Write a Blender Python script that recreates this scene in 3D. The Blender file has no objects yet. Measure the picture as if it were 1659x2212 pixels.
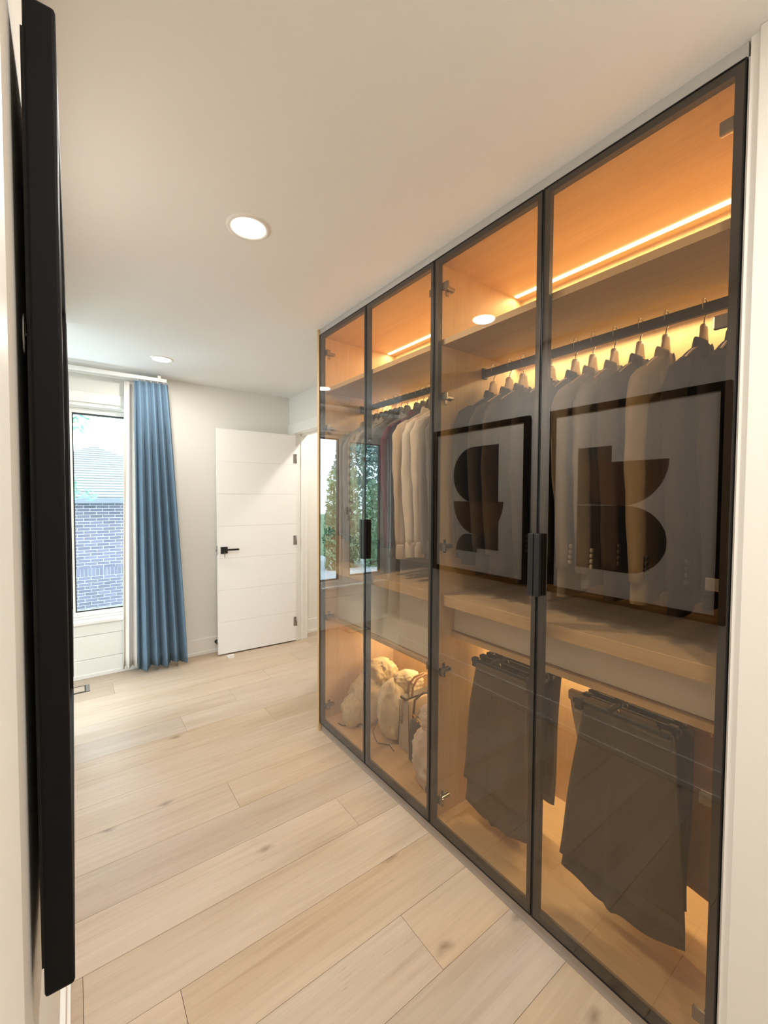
import bpy, bmesh, math, random
from mathutils import Vector, Matrix, noise
S = bpy.context.scene
COL = S.collection
R = random.Random(7)

# ------------------------------------------------------------------ camera
F_PX, YAW, PITCH, ROLL, CAM_H = 909.16, 0.6366, -0.0342, 0.0051, 1.4351
def cam_basis():
    f = Vector((math.sin(YAW)*math.cos(PITCH), math.cos(YAW)*math.cos(PITCH), math.sin(PITCH)))
    r = Vector((math.cos(YAW), -math.sin(YAW), 0)); u = r.cross(f)
    return f, r*math.cos(ROLL)+u*math.sin(ROLL), -r*math.sin(ROLL)+u*math.cos(ROLL)
_f, _r, _u = cam_basis()
cd = bpy.data.cameras.new('camera'); cam = bpy.data.objects.new('camera', cd); COL.objects.link(cam)
cd.sensor_fit = 'HORIZONTAL'; cd.sensor_width = 36; cd.lens = 36*F_PX/1659; cd.clip_start = 0.02
M = Matrix((( _r.x, _u.x, -_f.x, 0), (_r.y, _u.y, -_f.y, 0), (_r.z, _u.z, -_f.z, CAM_H), (0, 0, 0, 1)))
cam.matrix_world = M
S.camera = cam

# ------------------------------------------------------------------ world and exposure
SKY = 10.0
wd = bpy.data.worlds.new('sky'); S.world = wd; wd.use_nodes = True
bg = wd.node_tree.nodes['Background']; bg.inputs[0].default_value = (0.80, 0.91, 1.0, 1); bg.inputs[1].default_value = SKY
S.view_settings.view_transform = 'Standard'; S.view_settings.look = 'None'
S.view_settings.exposure = 0.07; S.view_settings.gamma = 1.0; S.view_settings.use_curve_mapping = False
S.cycles.max_bounces = 10; S.cycles.transparent_max_bounces = 24; S.cycles.diffuse_bounces = 5
WARM = (1.0, 0.955, 0.885); LED = (1.0, 0.80, 0.44)
POT_W = 18.0; LED_W = 4.5

# ------------------------------------------------------------------ helpers
def link(o, parent=None):
    COL.objects.link(o)
    if parent is not None:
        o.parent = parent
    return o
def tag(o, label=None, cat=None, group=None, kind=None):
    if label: o['label'] = label
    if cat: o['category'] = cat
    if group: o['group'] = group
    if kind: o['kind'] = kind
    return o
def thing(name, label, cat, loc=(0, 0, 0), group=None, kind=None):
    o = bpy.data.objects.new(name, None); o.empty_display_size = 0.05; o.location = loc
    COL.objects.link(o)
    return tag(o, label, cat, group, kind)
def origin(p):
    v = Vector((0, 0, 0))
    while p is not None:
        v += p.location; p = p.parent
    return v
def mesh_obj(name, verts, faces, mat, parent=None, smooth=False, local=False, mats=None):
    me = bpy.data.meshes.new(name); me.from_pydata([tuple(v) for v in verts], [], faces); me.update()
    o = bpy.data.objects.new(name, me)
    for m in (mats or [mat]): me.materials.append(m)
    if smooth:
        for p in me.polygons: p.use_smooth = True
    link(o, parent)
    if parent is not None and not local: o.location = -origin(parent)
    return o
def bm_obj(name, bm, mat, parent=None, smooth=False, local=False):
    me = bpy.data.meshes.new(name); bm.normal_update(); bm.to_mesh(me); bm.free()
    o = bpy.data.objects.new(name, me); me.materials.append(mat)
    if smooth:
        for p in me.polygons: p.use_smooth = True
    link(o, parent)
    if parent is not None and not local: o.location = -origin(parent)
    return o
def add_box(bm, x0, x1, y0, y1, z0, z1, bev=0):
    b2 = bmesh.new()
    bmesh.ops.create_cube(b2, size=1)
    for v in b2.verts:
        v.co = Vector(((x0+x1)/2+v.co.x*(x1-x0), (y0+y1)/2+v.co.y*(y1-y0), (z0+z1)/2+v.co.z*(z1-z0)))
    if bev:
        bmesh.ops.bevel(b2, geom=b2.edges[:], offset=bev, segments=2, affect='EDGES', profile=0.5)
    me = bpy.data.meshes.new('tmp'); b2.to_mesh(me); b2.free(); bm.from_mesh(me); bpy.data.meshes.remove(me)
def box(name, x0, x1, y0, y1, z0, z1, mat, parent=None, bev=0):
    bm = bmesh.new(); add_box(bm, x0, x1, y0, y1, z0, z1, bev)
    return bm_obj(name, bm, mat, parent)
def boxes(name, lst, mat, parent=None, bev=0):
    bm = bmesh.new()
    for b in lst: add_box(bm, *b, bev)
    return bm_obj(name, bm, mat, parent)
def tube_data(pts, rad, n=8, caps=True):
    """tube along a polyline; rad = number or list of (ra, rb)"""
    pts = [Vector(p) for p in pts]; vs = []; fs = []
    t0 = (pts[1]-pts[0]).normalized()
    nrm = t0.orthogonal().normalized()
    for i, p in enumerate(pts):
        t = (pts[min(i+1, len(pts)-1)]-pts[max(i-1, 0)]).normalized()
        nrm = (nrm - t*nrm.dot(t)).normalized(); b = t.cross(nrm)
        r = rad[i] if isinstance(rad, (list, tuple)) else rad
        for k in range(n):
            a = 2*math.pi*k/n
            vs.append(p+nrm*(math.cos(a)*r)+b*(math.sin(a)*r))
    for i in range(len(pts)-1):
        for k in range(n):
            fs.append((i*n+k, i*n+(k+1) % n, (i+1)*n+(k+1) % n, (i+1)*n+k))
    if caps:
        fs.append(tuple(range(n-1, -1, -1))); fs.append(tuple((len(pts)-1)*n+k for k in range(n)))
    return vs, fs
def tube(name, pts, rad, mat, parent=None, n=8, local=False):
    v, f = tube_data(pts, rad, n); return mesh_obj(name, v, f, mat, parent, True, local)
def rings_data(rings, closed_top=True, closed_bot=True):
    n = len(rings[0]); vs = [p for r in rings for p in r]; fs = []
    for i in range(len(rings)-1):
        for k in range(n):
            fs.append((i*n+k, i*n+(k+1) % n, (i+1)*n+(k+1) % n, (i+1)*n+k))
    if closed_bot: fs.append(tuple(range(n-1, -1, -1)))
    if closed_top: fs.append(tuple((len(rings)-1)*n+k for k in range(n)))
    return vs, fs
def merge(*parts):
    vs = []; fs = []
    for v, f in parts:
        o = len(vs); vs += list(v); fs += [tuple(i+o for i in q) for q in f]
    return vs, fs
def cyl_data(c, axis, r, h, n=20):
    c = Vector(c); a = Vector(axis).normalized(); u = a.orthogonal().normalized(); w = a.cross(u)
    rings = []
    for t in (0, h): rings.append([c+a*t+u*(math.cos(2*math.pi*k/n)*r)+w*(math.sin(2*math.pi*k/n)*r) for k in range(n)])
    return rings_data(rings)
def sweep_copy(o, parent=None):
    c = o.copy(); COL.objects.link(c); c.parent = parent
    for ch in o.children: sweep_copy(ch, c)
    return c

# ------------------------------------------------------------------ materials
def mat(name, col, rough=0.5, metal=0.0, spec=0.5, noise_amt=0.0, nscale=40, bump=0.0, bscale=200, sheen=0.0, stretch=(1, 1, 1), rand=0.0):
    m = bpy.data.materials.new(name); m.use_nodes = True; nt = m.node_tree; p = nt.nodes['Principled BSDF']
    p.inputs['Base Color'].default_value = (*col, 1); p.inputs['Roughness'].default_value = rough
    p.inputs['Metallic'].default_value = metal; p.inputs['Specular IOR Level'].default_value = spec
    if sheen: p.inputs['Sheen Weight'].default_value = sheen
    tc = nt.nodes.new('ShaderNodeTexCoord'); mp = nt.nodes.new('ShaderNodeMapping'); mp.inputs['Scale'].default_value = stretch
    nt.links.new(tc.outputs['Object'], mp.inputs['Vector'])
    n = nt.nodes.new('ShaderNodeTexNoise'); n.inputs['Scale'].default_value = nscale; n.inputs['Detail'].default_value = 4
    nt.links.new(mp.outputs[0], n.inputs['Vector'])
    hs = nt.nodes.new('ShaderNodeHueSaturation'); hs.inputs['Color'].default_value = (*col, 1)
    ma = nt.nodes.new('ShaderNodeMath'); ma.operation = 'MULTIPLY_ADD'; ma.inputs[1].default_value = noise_amt*2; ma.inputs[2].default_value = 1-noise_amt
    nt.links.new(n.outputs['Fac'], ma.inputs[0])
    last = ma.outputs[0]
    if rand:
        oi = nt.nodes.new('ShaderNodeObjectInfo'); m2 = nt.nodes.new('ShaderNodeMath'); m2.operation = 'MULTIPLY_ADD'
        m2.inputs[1].default_value = rand*2; m2.inputs[2].default_value = 1-rand
        nt.links.new(oi.outputs['Random'], m2.inputs[0]); m3 = nt.nodes.new('ShaderNodeMath'); m3.operation = 'MULTIPLY'
        nt.links.new(last, m3.inputs[0]); nt.links.new(m2.outputs[0], m3.inputs[1]); last = m3.outputs[0]
    nt.links.new(last, hs.inputs['Value']); nt.links.new(hs.outputs[0], p.inputs['Base Color'])
    if bump:
        n2 = nt.nodes.new('ShaderNodeTexNoise'); n2.inputs['Scale'].default_value = bscale; n2.inputs['Detail'].default_value = 3
        nt.links.new(mp.outputs[0], n2.inputs['Vector'])
        b = nt.nodes.new('ShaderNodeBump'); b.inputs['Strength'].default_value = bump; b.inputs['Distance'].default_value = 0.002
        nt.links.new(n2.outputs['Fac'], b.inputs['Height']); nt.links.new(b.outputs[0], p.inputs['Normal'])
    return m
def emit(name, col, s):
    m = bpy.data.materials.new(name); m.use_nodes = True; nt = m.node_tree; nt.nodes.remove(nt.nodes['Principled BSDF'])
    e = nt.nodes.new('ShaderNodeEmission'); e.inputs[0].default_value = (*col, 1); e.inputs[1].default_value = s
    nt.links.new(e.outputs[0], nt.nodes['Material Output'].inputs[0]); return m
def glass(name, tint, ior=1.5, rough=0.0):
    m = bpy.data.materials.new(name); m.use_nodes = True; nt = m.node_tree; nt.nodes.remove(nt.nodes['Principled BSDF'])
    t = nt.nodes.new('ShaderNodeBsdfTransparent'); t.inputs[0].default_value = (*tint, 1)
    g = nt.nodes.new('ShaderNodeBsdfGlossy'); g.inputs['Roughness'].default_value = rough; g.inputs['Color'].default_value = (1, 1, 1, 1)
    fr = nt.nodes.new('ShaderNodeFresnel'); fr.inputs[0].default_value = ior
    # same reflectance on the front and the back of the pane
    geo = nt.nodes.new('ShaderNodeNewGeometry'); mi = nt.nodes.new('ShaderNodeMath'); mi.operation = 'SUBTRACT'; mi.inputs[0].default_value = 1.0
    nt.links.new(geo.outputs['Backfacing'], mi.inputs[1])
    mu = nt.nodes.new('ShaderNodeMath'); mu.operation = 'MULTIPLY'
    nt.links.new(fr.outputs[0], mu.inputs[0]); nt.links.new(mi.outputs[0], mu.inputs[1])
    mx = nt.nodes.new('ShaderNodeMixShader'); nt.links.new(mu.outputs[0], mx.inputs[0])
    nt.links.new(t.outputs[0], mx.inputs[1]); nt.links.new(g.outputs[0], mx.inputs[2])
    nt.links.new(mx.outputs[0], nt.nodes['Material Output'].inputs[0]); return m
def wood(name, c1, c2, axis, rough=0.45, scale=1.0, rand=0.0, knots=False, fine=1.0):
    """grain running along axis (0,1,2)"""
    m = bpy.data.materials.new(name); m.use_nodes = True; nt = m.node_tree; p = nt.nodes['Principled BSDF']
    L = nt.links.new
    p.inputs['Roughness'].default_value = rough
    tc = nt.nodes.new('ShaderNodeTexCoord'); mp = nt.nodes.new('ShaderNodeMapping')
    sc = [14*scale]*3; sc[axis] = 0.9*scale; mp.inputs['Scale'].default_value = sc
    oi = nt.nodes.new('ShaderNodeObjectInfo'); mm = nt.nodes.new('ShaderNodeVectorMath'); mm.operation = 'MULTIPLY_ADD'
    cmb = nt.nodes.new('ShaderNodeCombineXYZ')
    for i in range(3): L(oi.outputs['Random'], cmb.inputs[i])
    L(cmb.outputs[0], mm.inputs[0]); mm.inputs[1].default_value = (37, 53, 71); L(tc.outputs['Object'], mm.inputs[2])
    L(mm.outputs[0], mp.inputs['Vector'])
    n1 = nt.nodes.new('ShaderNodeTexNoise'); n1.inputs['Scale'].default_value = 1.0; n1.inputs['Detail'].default_value = 6; n1.inputs['Distortion'].default_value = 0.6
    L(mp.outputs[0], n1.inputs['Vector'])
    mp2 = nt.nodes.new('ShaderNodeMapping'); s2 = [120*fine]*3; s2[axis] = 5*fine; mp2.inputs['Scale'].default_value = s2; L(mm.outputs[0], mp2.inputs['Vector'])
    n2 = nt.nodes.new('ShaderNodeTexNoise'); n2.inputs['Scale'].default_value = 1.0; n2.inputs['Detail'].default_value = 3; L(mp2.outputs[0], n2.inputs['Vector'])
    mix = nt.nodes.new('ShaderNodeMath'); mix.operation = 'MULTIPLY_ADD'; mix.inputs[1].default_value = 0.5
    L(n2.outputs['Fac'], mix.inputs[0])
    h = nt.nodes.new('ShaderNodeMath'); h.operation = 'MULTIPLY'; h.inputs[1].default_value = 0.6; L(n1.outputs['Fac'], h.inputs[0]); L(h.outputs[0], mix.inputs[2])
    cr = nt.nodes.new('ShaderNodeValToRGB'); cr.color_ramp.elements[0].position = 0.3; cr.color_ramp.elements[1].position = 0.75
    cr.color_ramp.elements[0].color = (*c2, 1); cr.color_ramp.elements[1].color = (*c1, 1); L(mix.outputs[0], cr.inputs[0])
    out = cr.outputs[0]
    if rand:
        hs = nt.nodes.new('ShaderNodeHueSaturation'); mv = nt.nodes.new('ShaderNodeMath'); mv.operation = 'MULTIPLY_ADD'; mv.inputs[1].default_value = rand*2; mv.inputs[2].default_value = 1-rand
        L(oi.outputs['Random'], mv.inputs[0]); L(mv.outputs[0], hs.inputs['Value']); L(out, hs.inputs['Color']); out = hs.outputs[0]
    if knots:
        mp3 = nt.nodes.new('ShaderNodeMapping'); s3 = [3.4]*3; s3[axis] = 1.5; mp3.inputs['Scale'].default_value = s3; L(mm.outputs[0], mp3.inputs['Vector'])
        nd = nt.nodes.new('ShaderNodeTexNoise'); nd.inputs['Scale'].default_value = 9; L(mm.outputs[0], nd.inputs['Vector'])
        ad = nt.nodes.new('ShaderNodeVectorMath'); ad.operation = 'MULTIPLY_ADD'; ad.inputs[1].default_value = (0.07, 0.07, 0.07); L(nd.outputs['Color'], ad.inputs[0]); L(mp3.outputs[0], ad.inputs[2])
        vo = nt.nodes.new('ShaderNodeTexVoronoi'); vo.inputs['Scale'].default_value = 1.0; L(ad.outputs[0], vo.inputs['Vector'])
        kr = nt.nodes.new('ShaderNodeValToRGB'); kr.color_ramp.elements[0].position = 0.0; kr.color_ramp.elements[1].position = 0.055
        kr.color_ramp.elements[0].color = (1, 1, 1, 1); kr.color_ramp.elements[1].color = (0, 0, 0, 1); L(vo.outputs['Distance'], kr.inputs[0])
        km = nt.nodes.new('ShaderNodeMix'); km.data_type = 'RGBA'; L(kr.outputs[0], km.inputs[0]); L(out, km.inputs[6]); km.inputs[7].default_value = (0.16, 0.10, 0.055, 1)
        out = km.outputs[2]
    L(out, p.inputs['Base Color'])
    b = nt.nodes.new('ShaderNodeBump'); b.inputs['Strength'].default_value = 0.12; b.inputs['Distance'].default_value = 0.001; L(mix.outputs[0], b.inputs['Height']); L(b.outputs[0], p.inputs['Normal'])
    return m
def floor_oak():
    # brushed pale oak: grain along X, every plank with its own offset, tone and hue; knots and open pores
    m = bpy.data.materials.new('oak_plank'); m.use_nodes = True; nt = m.node_tree; p = nt.nodes['Principled BSDF']; L = nt.links.new
    N = nt.nodes.new
    tc = N('ShaderNodeTexCoord'); oi = N('ShaderNodeObjectInfo'); cmb = N('ShaderNodeCombineXYZ')
    for k in range(3): L(oi.outputs['Random'], cmb.inputs[k])
    mm = N('ShaderNodeVectorMath'); mm.operation = 'MULTIPLY_ADD'; L(cmb.outputs[0], mm.inputs[0]); mm.inputs[1].default_value = (91, 53, 71); L(tc.outputs['Object'], mm.inputs[2])
    def nz(scale, detail=4, dist=0.0, rough=0.5):
        mp = N('ShaderNodeMapping'); mp.inputs['Scale'].default_value = scale; L(mm.outputs[0], mp.inputs['Vector'])
        n = N('ShaderNodeTexNoise'); n.inputs['Scale'].default_value = 1; n.inputs['Detail'].default_value = detail; n.inputs['Distortion'].default_value = dist; n.inputs['Roughness'].default_value = rough
        L(mp.outputs[0], n.inputs['Vector']); return n.outputs['Fac']
    def ramp(fac, stops):
        r = N('ShaderNodeValToRGB'); e = r.color_ramp.elements
        while len(e) < len(stops): e.new(0.5)
        for q, (pos, c) in zip(e, stops): q.position = pos; q.color = (*c, 1)
        L(fac, r.inputs[0]); return r.outputs[0]
    def mixc(fac, a, b, mode='MIX'):
        x = N('ShaderNodeMix'); x.data_type = 'RGBA'; x.blend_type = mode
        if isinstance(fac, float): x.inputs[0].default_value = fac
        else: L(fac, x.inputs[0])
        for k, q in ((6, a), (7, b)):
            if isinstance(q, tuple): x.inputs[k].default_value = (*q, 1)
            else: L(q, x.inputs[k])
        return x.outputs[2]
    broad = nz((0.9, 5.5, 5.5), 3, 0.4)
    col = ramp(broad, [(0.28, (0.485, 0.365, 0.255)), (0.48, (0.54, 0.42, 0.305)), (0.68, (0.585, 0.47, 0.36))])
    grain = nz((2.2, 70, 70), 5, 0.8, 0.6)
    g = ramp(grain, [(0.32, (0.80, 0.77, 0.73)), (0.62, (1.04, 1.03, 1.02))])
    col = mixc(0.45, col, g, 'MULTIPLY')
    figure = nz((1.1, 17, 17), 4, 1.6)
    f = ramp(figure, [(0.36, (0.88, 0.855, 0.82)), (0.50, (1, 1, 1)), (0.70, (1.03, 1.03, 1.04))])
    col = mixc(0.55, col, f, 'MULTIPLY')
    pores = nz((26, 300, 300), 2); pm = ramp(pores, [(0.66, (0, 0, 0)), (0.72, (1, 1, 1))])
    zone = ramp(nz((1.6, 4, 4), 2), [(0.52, (0, 0, 0)), (0.66, (0.55, 0.55, 0.55))])
    col = mixc(mixc(1.0, pm, zone, 'MULTIPLY'), col, (0.27, 0.185, 0.115))
    # knots
    mp3 = N('ShaderNodeMapping'); mp3.inputs['Scale'].default_value = (0.95, 2.1, 2.1); L(mm.outputs[0], mp3.inputs['Vector'])
    nd = N('ShaderNodeTexNoise'); nd.inputs['Scale'].default_value = 14; L(mm.outputs[0], nd.inputs['Vector'])
    ad = N('ShaderNodeVectorMath'); ad.operation = 'MULTIPLY_ADD'; ad.inputs[1].default_value = (0.05, 0.07, 0.07); L(nd.outputs['Color'], ad.inputs[0]); L(mp3.outputs[0], ad.inputs[2])
    vo = N('ShaderNodeTexVoronoi'); vo.voronoi_dimensions = '2D'; vo.inputs['Scale'].default_value = 1.0; L(ad.outputs[0], vo.inputs['Vector'])
    kn = ramp(vo.outputs['Distance'], [(0.0, (0.75, 0.75, 0.75)), (0.018, (0.40, 0.40, 0.40)), (0.045, (0, 0, 0))])
    col = mixc(kn, col, (0.17, 0.12, 0.08))
    hs = N('ShaderNodeHueSaturation'); v1 = N('ShaderNodeMapRange'); v1.inputs[3].default_value = 0.90; v1.inputs[4].default_value = 1.05; L(oi.outputs['Random'], v1.inputs[0]); L(v1.outputs[0], hs.inputs['Value'])
    fr = N('ShaderNodeMath'); fr.operation = 'MULTIPLY'; fr.inputs[1].default_value = 7.31; L(oi.outputs['Random'], fr.inputs[0]); fq = N('ShaderNodeMath'); fq.operation = 'FRACT'; L(fr.outputs[0], fq.inputs[0])
    v2 = N('ShaderNodeMapRange'); v2.inputs[3].default_value = 0.85; v2.inputs[4].default_value = 1.10; L(fq.outputs[0], v2.inputs[0]); L(v2.outputs[0], hs.inputs['Saturation'])
    L(col, hs.inputs['Color']); L(hs.outputs[0], p.inputs['Base Color'])
    p.inputs['Roughness'].default_value = 0.46; p.inputs['Specular IOR Level'].default_value = 0.4
    b = N('ShaderNodeBump'); b.inputs['Strength'].default_value = 0.10; b.inputs['Distance'].default_value = 0.001; L(grain, b.inputs['Height']); L(b.outputs[0], p.inputs['Normal'])
    return m
def plaid(name, c1, c2, sx=55, sz=40):
    m = mat(name, c1, 0.9); nt = m.node_tree; p = nt.nodes['Principled BSDF']; L = nt.links.new
    tc = nt.nodes.new('ShaderNodeTexCoord'); w1 = nt.nodes.new('ShaderNodeTexWave'); w2 = nt.nodes.new('ShaderNodeTexWave')
    w1.bands_direction = 'X'; w2.bands_direction = 'Z'; w1.inputs['Scale'].default_value = sx/6.3; w2.inputs['Scale'].default_value = sz/6.3
    L(tc.outputs['Object'], w1.inputs[0]); L(tc.outputs['Object'], w2.inputs[0])
    a = nt.nodes.new('ShaderNodeMath'); a.operation = 'MULTIPLY'; L(w1.outputs[1], a.inputs[0]); L(w2.outputs[1], a.inputs[1])
    mx = nt.nodes.new('ShaderNodeMix'); mx.data_type = 'RGBA'; L(a.outputs[0], mx.inputs[0]); mx.inputs[6].default_value = (*c1, 1); mx.inputs[7].default_value = (*c2, 1)
    L(mx.outputs[2], p.inputs['Base Color']); return m
def fabric(name, col, n=0.10): return mat(name, col, 0.92, spec=0.2, noise_amt=n*0.5, nscale=30, bump=0.12, bscale=900)

M_WALL = mat('wall_paint', (0.80, 0.775, 0.725), 0.75, bump=0.06, bscale=350)
M_CEIL = mat('ceiling_paint', (0.86, 0.85, 0.835), 0.85, bump=0.05, bscale=300)
M_TRIM = mat('white_trim', (0.83, 0.81, 0.77), 0.4)
M_DOOR = mat('white_door', (0.84, 0.82, 0.79), 0.42)
M_FLOOR = floor_oak()
M_SUB = mat('subfloor', (0.25, 0.18, 0.12), 0.9)
M_OAKV = wood('oak_veneer_vertical', (0.72, 0.53, 0.31), (0.58, 0.40, 0.215), 2, rough=0.5)
M_OAKH = wood('oak_veneer_horizontal', (0.72, 0.53, 0.31), (0.58, 0.40, 0.215), 1, rough=0.5)
M_BRONZE = mat('bronze_aluminium', (0.040, 0.032, 0.026), 0.45, metal=0.5)
M_EDGE = mat('black_edge', (0.012, 0.011, 0.012), 0.35, metal=0.3)
M_BLACK = mat('black_metal', (0.012, 0.012, 0.013), 0.38)
M_GLASS = glass('smoked_bronze_glass', (0.825, 0.78, 0.715), 1.87)
M_WGLASS = glass('window_glass', (0.93, 0.97, 0.97), 1.45)
M_GREY = mat('grey_plinth', (0.36, 0.31, 0.27), 0.5)
M_DRAWER = mat('drawer_front', (0.82, 0.80, 0.75), 0.35)
M_CHROME = mat('nickel', (0.34, 0.32, 0.30), 0.25, metal=1.0)
M_WIRE = mat('hook_wire', (0.62, 0.58, 0.52), 0.25, metal=1.0)
M_HWOOD = wood('hanger_wood', (0.62, 0.40, 0.22), (0.48, 0.29, 0.14), 0, rough=0.4)
M_HBLACK = mat('black_hanger', (0.02, 0.018, 0.017), 0.6)
M_LED = emit('led_strip', (1.0, 0.80, 0.48), 9.0)
M_POT = emit('pot_light_lens', (1.0, 0.88, 0.68), 14.0)
M_FRAMEBLK = mat('black_picture_frame', (0.006, 0.0055, 0.006), 0.5, spec=0.12)
M_MAT = mat('print_paper', (0.82, 0.765, 0.69), 0.7)

W = 1.198; YB = [0.2956+0.495*i for i in range(5)]; ZT, ZB, ZC = 2.400, 0.052, 2.434
XR, YBACK = 1.775, 4.024
XL = -0.048; YLEND = 3.05

# ------------------------------------------------------------------ room shell
def struct(o, label, cat): return tag(o, label, cat, None, 'structure')
floor = struct(box('floor', -2.9, 3.1, -1.3, YBACK+0.05, -0.06, -0.0145, M_SUB), 'pale oak plank floor running across the room', 'floor')
joint_x = {0: 0.884, 5: 0.6, 8: 1.027, 9: 0.54, 13: 0.223}
PITCHY = 0.2078
for k in range(-11, 16):
    y0 = 0.879+PITCHY*k; y1 = min(y0+PITCHY, YBACK+0.03)
    if y1-y0 < 0.02 or y1 < -1.25: continue
    xs = [joint_x.get(k, R.uniform(-0.9, 1.0))]
    while xs[-1] < 3.05: xs.append(xs[-1]+R.uniform(1.5, 2.1))
    while xs[0] > -2.85: xs.insert(0, xs[0]-R.uniform(1.5, 2.1))
    xs[0] = -2.85; xs[-1] = 3.05
    for a, b in zip(xs, xs[1:]):
        if b-a < 0.03: continue
        bm = bmesh.new(); add_box(bm, a+0.0005, b-0.0005, y0+0.0005, y1-0.0005, -0.0145, 0.0)
        top = [e for e in bm.edges if all(v.co.z > -0.001 for v in e.verts)]
        bmesh.ops.bevel(bm, geom=top, offset=0.0006, segments=1, affect='EDGES')
        o = bm_obj('plank', bm, M_FLOOR, floor); o.location = (0, 0, 0)

struct(box('ceiling', -2.9, 3.1, -1.3, YBACK+0.15, ZC, ZC+0.1, M_CEIL), 'plain smooth painted ceiling with round recessed lights', 'ceiling')
# back wall with a window opening
WX0, WX1, WZ0, WZ1 = -0.66, 0.50, 0.455, 2.15
wb = boxes('wall_back', [(-2.9, WX0, YBACK, YBACK+0.2, 0, ZC), (WX1, 3.1, YBACK, YBACK+0.2, 0, ZC), (WX0, WX1, YBACK, YBACK+0.2, 0, WZ0), (WX0, WX1, YBACK, YBACK+0.2, WZ1, ZC)], M_WALL)
struct(wb, 'cream back wall holding the window and the long curtains', 'wall')
for z0, z1 in ((0.150, 0.335), (0.338, 0.425)):
    o = box('shiplap_board', -0.78, 0.62, YBACK-0.012, YBACK, z0, z1, M_TRIM, wb, 0.0015); o.location = (0, 0, 0)
# picture wall (left), near wall block, right wall with doorway, hall, far left walls
struct(box('wall_left', XL-0.12, XL, -1.3, YLEND, 0, ZC, M_WALL), 'cream partition wall with two framed prints', 'wall')
struct(boxes('wall_left_far', [(-2.9, -2.8, 0.9, 1.35, 0, ZC), (-2.9, -2.8, 3.65, YBACK, 0, ZC), (-2.9, -2.8, 1.35, 3.65, 0, 0.5), (-2.9, -2.8, 1.35, 3.65, 2.12, ZC)], M_WALL), 'far side wall of the room beyond the partition', 'wall')
struct(box('wall_left_near', -2.8, XL-0.12, 0.9, 1.0, 0, ZC, M_WALL), 'wall closing the room behind the partition', 'wall')
struct(box('wall_front', XL-0.12, 1.9, -1.3, -1.2, 0, ZC, M_WALL), 'wall behind the viewer at the passage end', 'wall')
DY0, DY1, DZ = 3.02, 3.875, 2.055
struct(boxes('wall_right', [(XR, XR+0.125, 0.25, DY0-0.02, 0, ZC), (XR, XR+0.125, DY1+0.02, YBACK, 0, ZC), (XR, XR+0.125, DY0-0.02, DY1+0.02, DZ+0.02, ZC)], M_WALL), 'cream wall with the open doorway past the wardrobe', 'wall')
struct(box('wall_right_near', 1.196, 1.9, -1.2, 0.2905, 0, ZC, M_TRIM), 'white wall end beside the last wardrobe door', 'wall')
struct(boxes('wall_hall', [(3.0, 3.1, 1.8, YBACK, 0, ZC), (XR+0.125, 3.0, 1.8, 1.9, 0, ZC)], M_WALL), 'white wall of the hall seen through the doorway', 'wall')
# casing strip beside wardrobe on the near wall
struct(box('trim_1', 1.180, 1.196, -0.60, 0.272, 0, ZC-0.001, M_TRIM, None, 0.002), 'white casing board on the wall end next to the wardrobe', 'trim')
struct(box('trim_2', XL, XL+0.010, -0.60, 0.435, 0, ZC-0.001, M_TRIM, None, 0.002), 'white casing board on the partition near the print', 'trim')
# door casing and jamb
jm = boxes('trim_3', [(XR-0.001, XR+0.126, DY1, DY1+0.0195, 0.001, DZ), (XR-0.001, XR+0.126, DY0-0.0195, DY0, 0.001, DZ), (XR-0.001, XR+0.126, DY0-0.0195, DY1+0.0195, DZ, DZ+0.0195),
                      (XR+0.055, XR+0.07, DY1-0.012, DY1, 0.001, DZ), (XR+0.055, XR+0.07, DY0, DY1, DZ-0.012, DZ)], M_TRIM)
struct(jm, 'white painted jamb lining the doorway', 'trim')
struct(boxes('trim_4', [(XR-0.016, XR-0.0015, DY1+0.006, YBACK-0.002, 0.001, DZ+0.1), (XR-0.016, XR-0.0015, DY0-0.10, DY0-0.006, 0.001, DZ+0.006), (XR-0.016, XR-0.0015, DY0-0.10, DY1+0.006, DZ+0.006, DZ+0.1)], M_TRIM, None, 0.002), 'flat white casing around the doorway', 'trim')
# baseboards
def baseboard(name, x0, x1, y0, y1, side, label, h=0.147):
    bm = bmesh.new()
    d = {'back': (0, -1), 'left': (1, 0), 'right': (-1, 0)}[side]
    if side == 'back':
        add_box(bm, x0, x1, y0-0.013, y0-0.0003, 0.0005, h, 0.002); add_box(bm, x0, x1, y0-0.021, y0-0.012, 0.0005, 0.032, 0.003)
    else:
        s = d[0]; a, b = sorted((x0+s*0.0003, x0+s*0.013)); add_box(bm, a, b, y0, y1, 0.0005, h, 0.002)
        a, b = sorted((x0+s*0.012, x0+s*0.021)); add_box(bm, a, b, y0, y1, 0.0005, 0.032, 0.003)
    return struct(bm_obj(name, bm, M_TRIM), label, 'baseboard')
baseboard('baseboard_back', -2.75, XR-0.02, YBACK, 0, 'back', 'white baseboard along the window wall')
baseboard('baseboard_hall', XR+0.13, 2.98, YBACK, 0, 'back', 'white baseboard in the hall beyond the door')
baseboard('baseboard_left', XL, 0, 0.44, YLEND, 'left', 'white baseboard under the framed prints')

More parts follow.
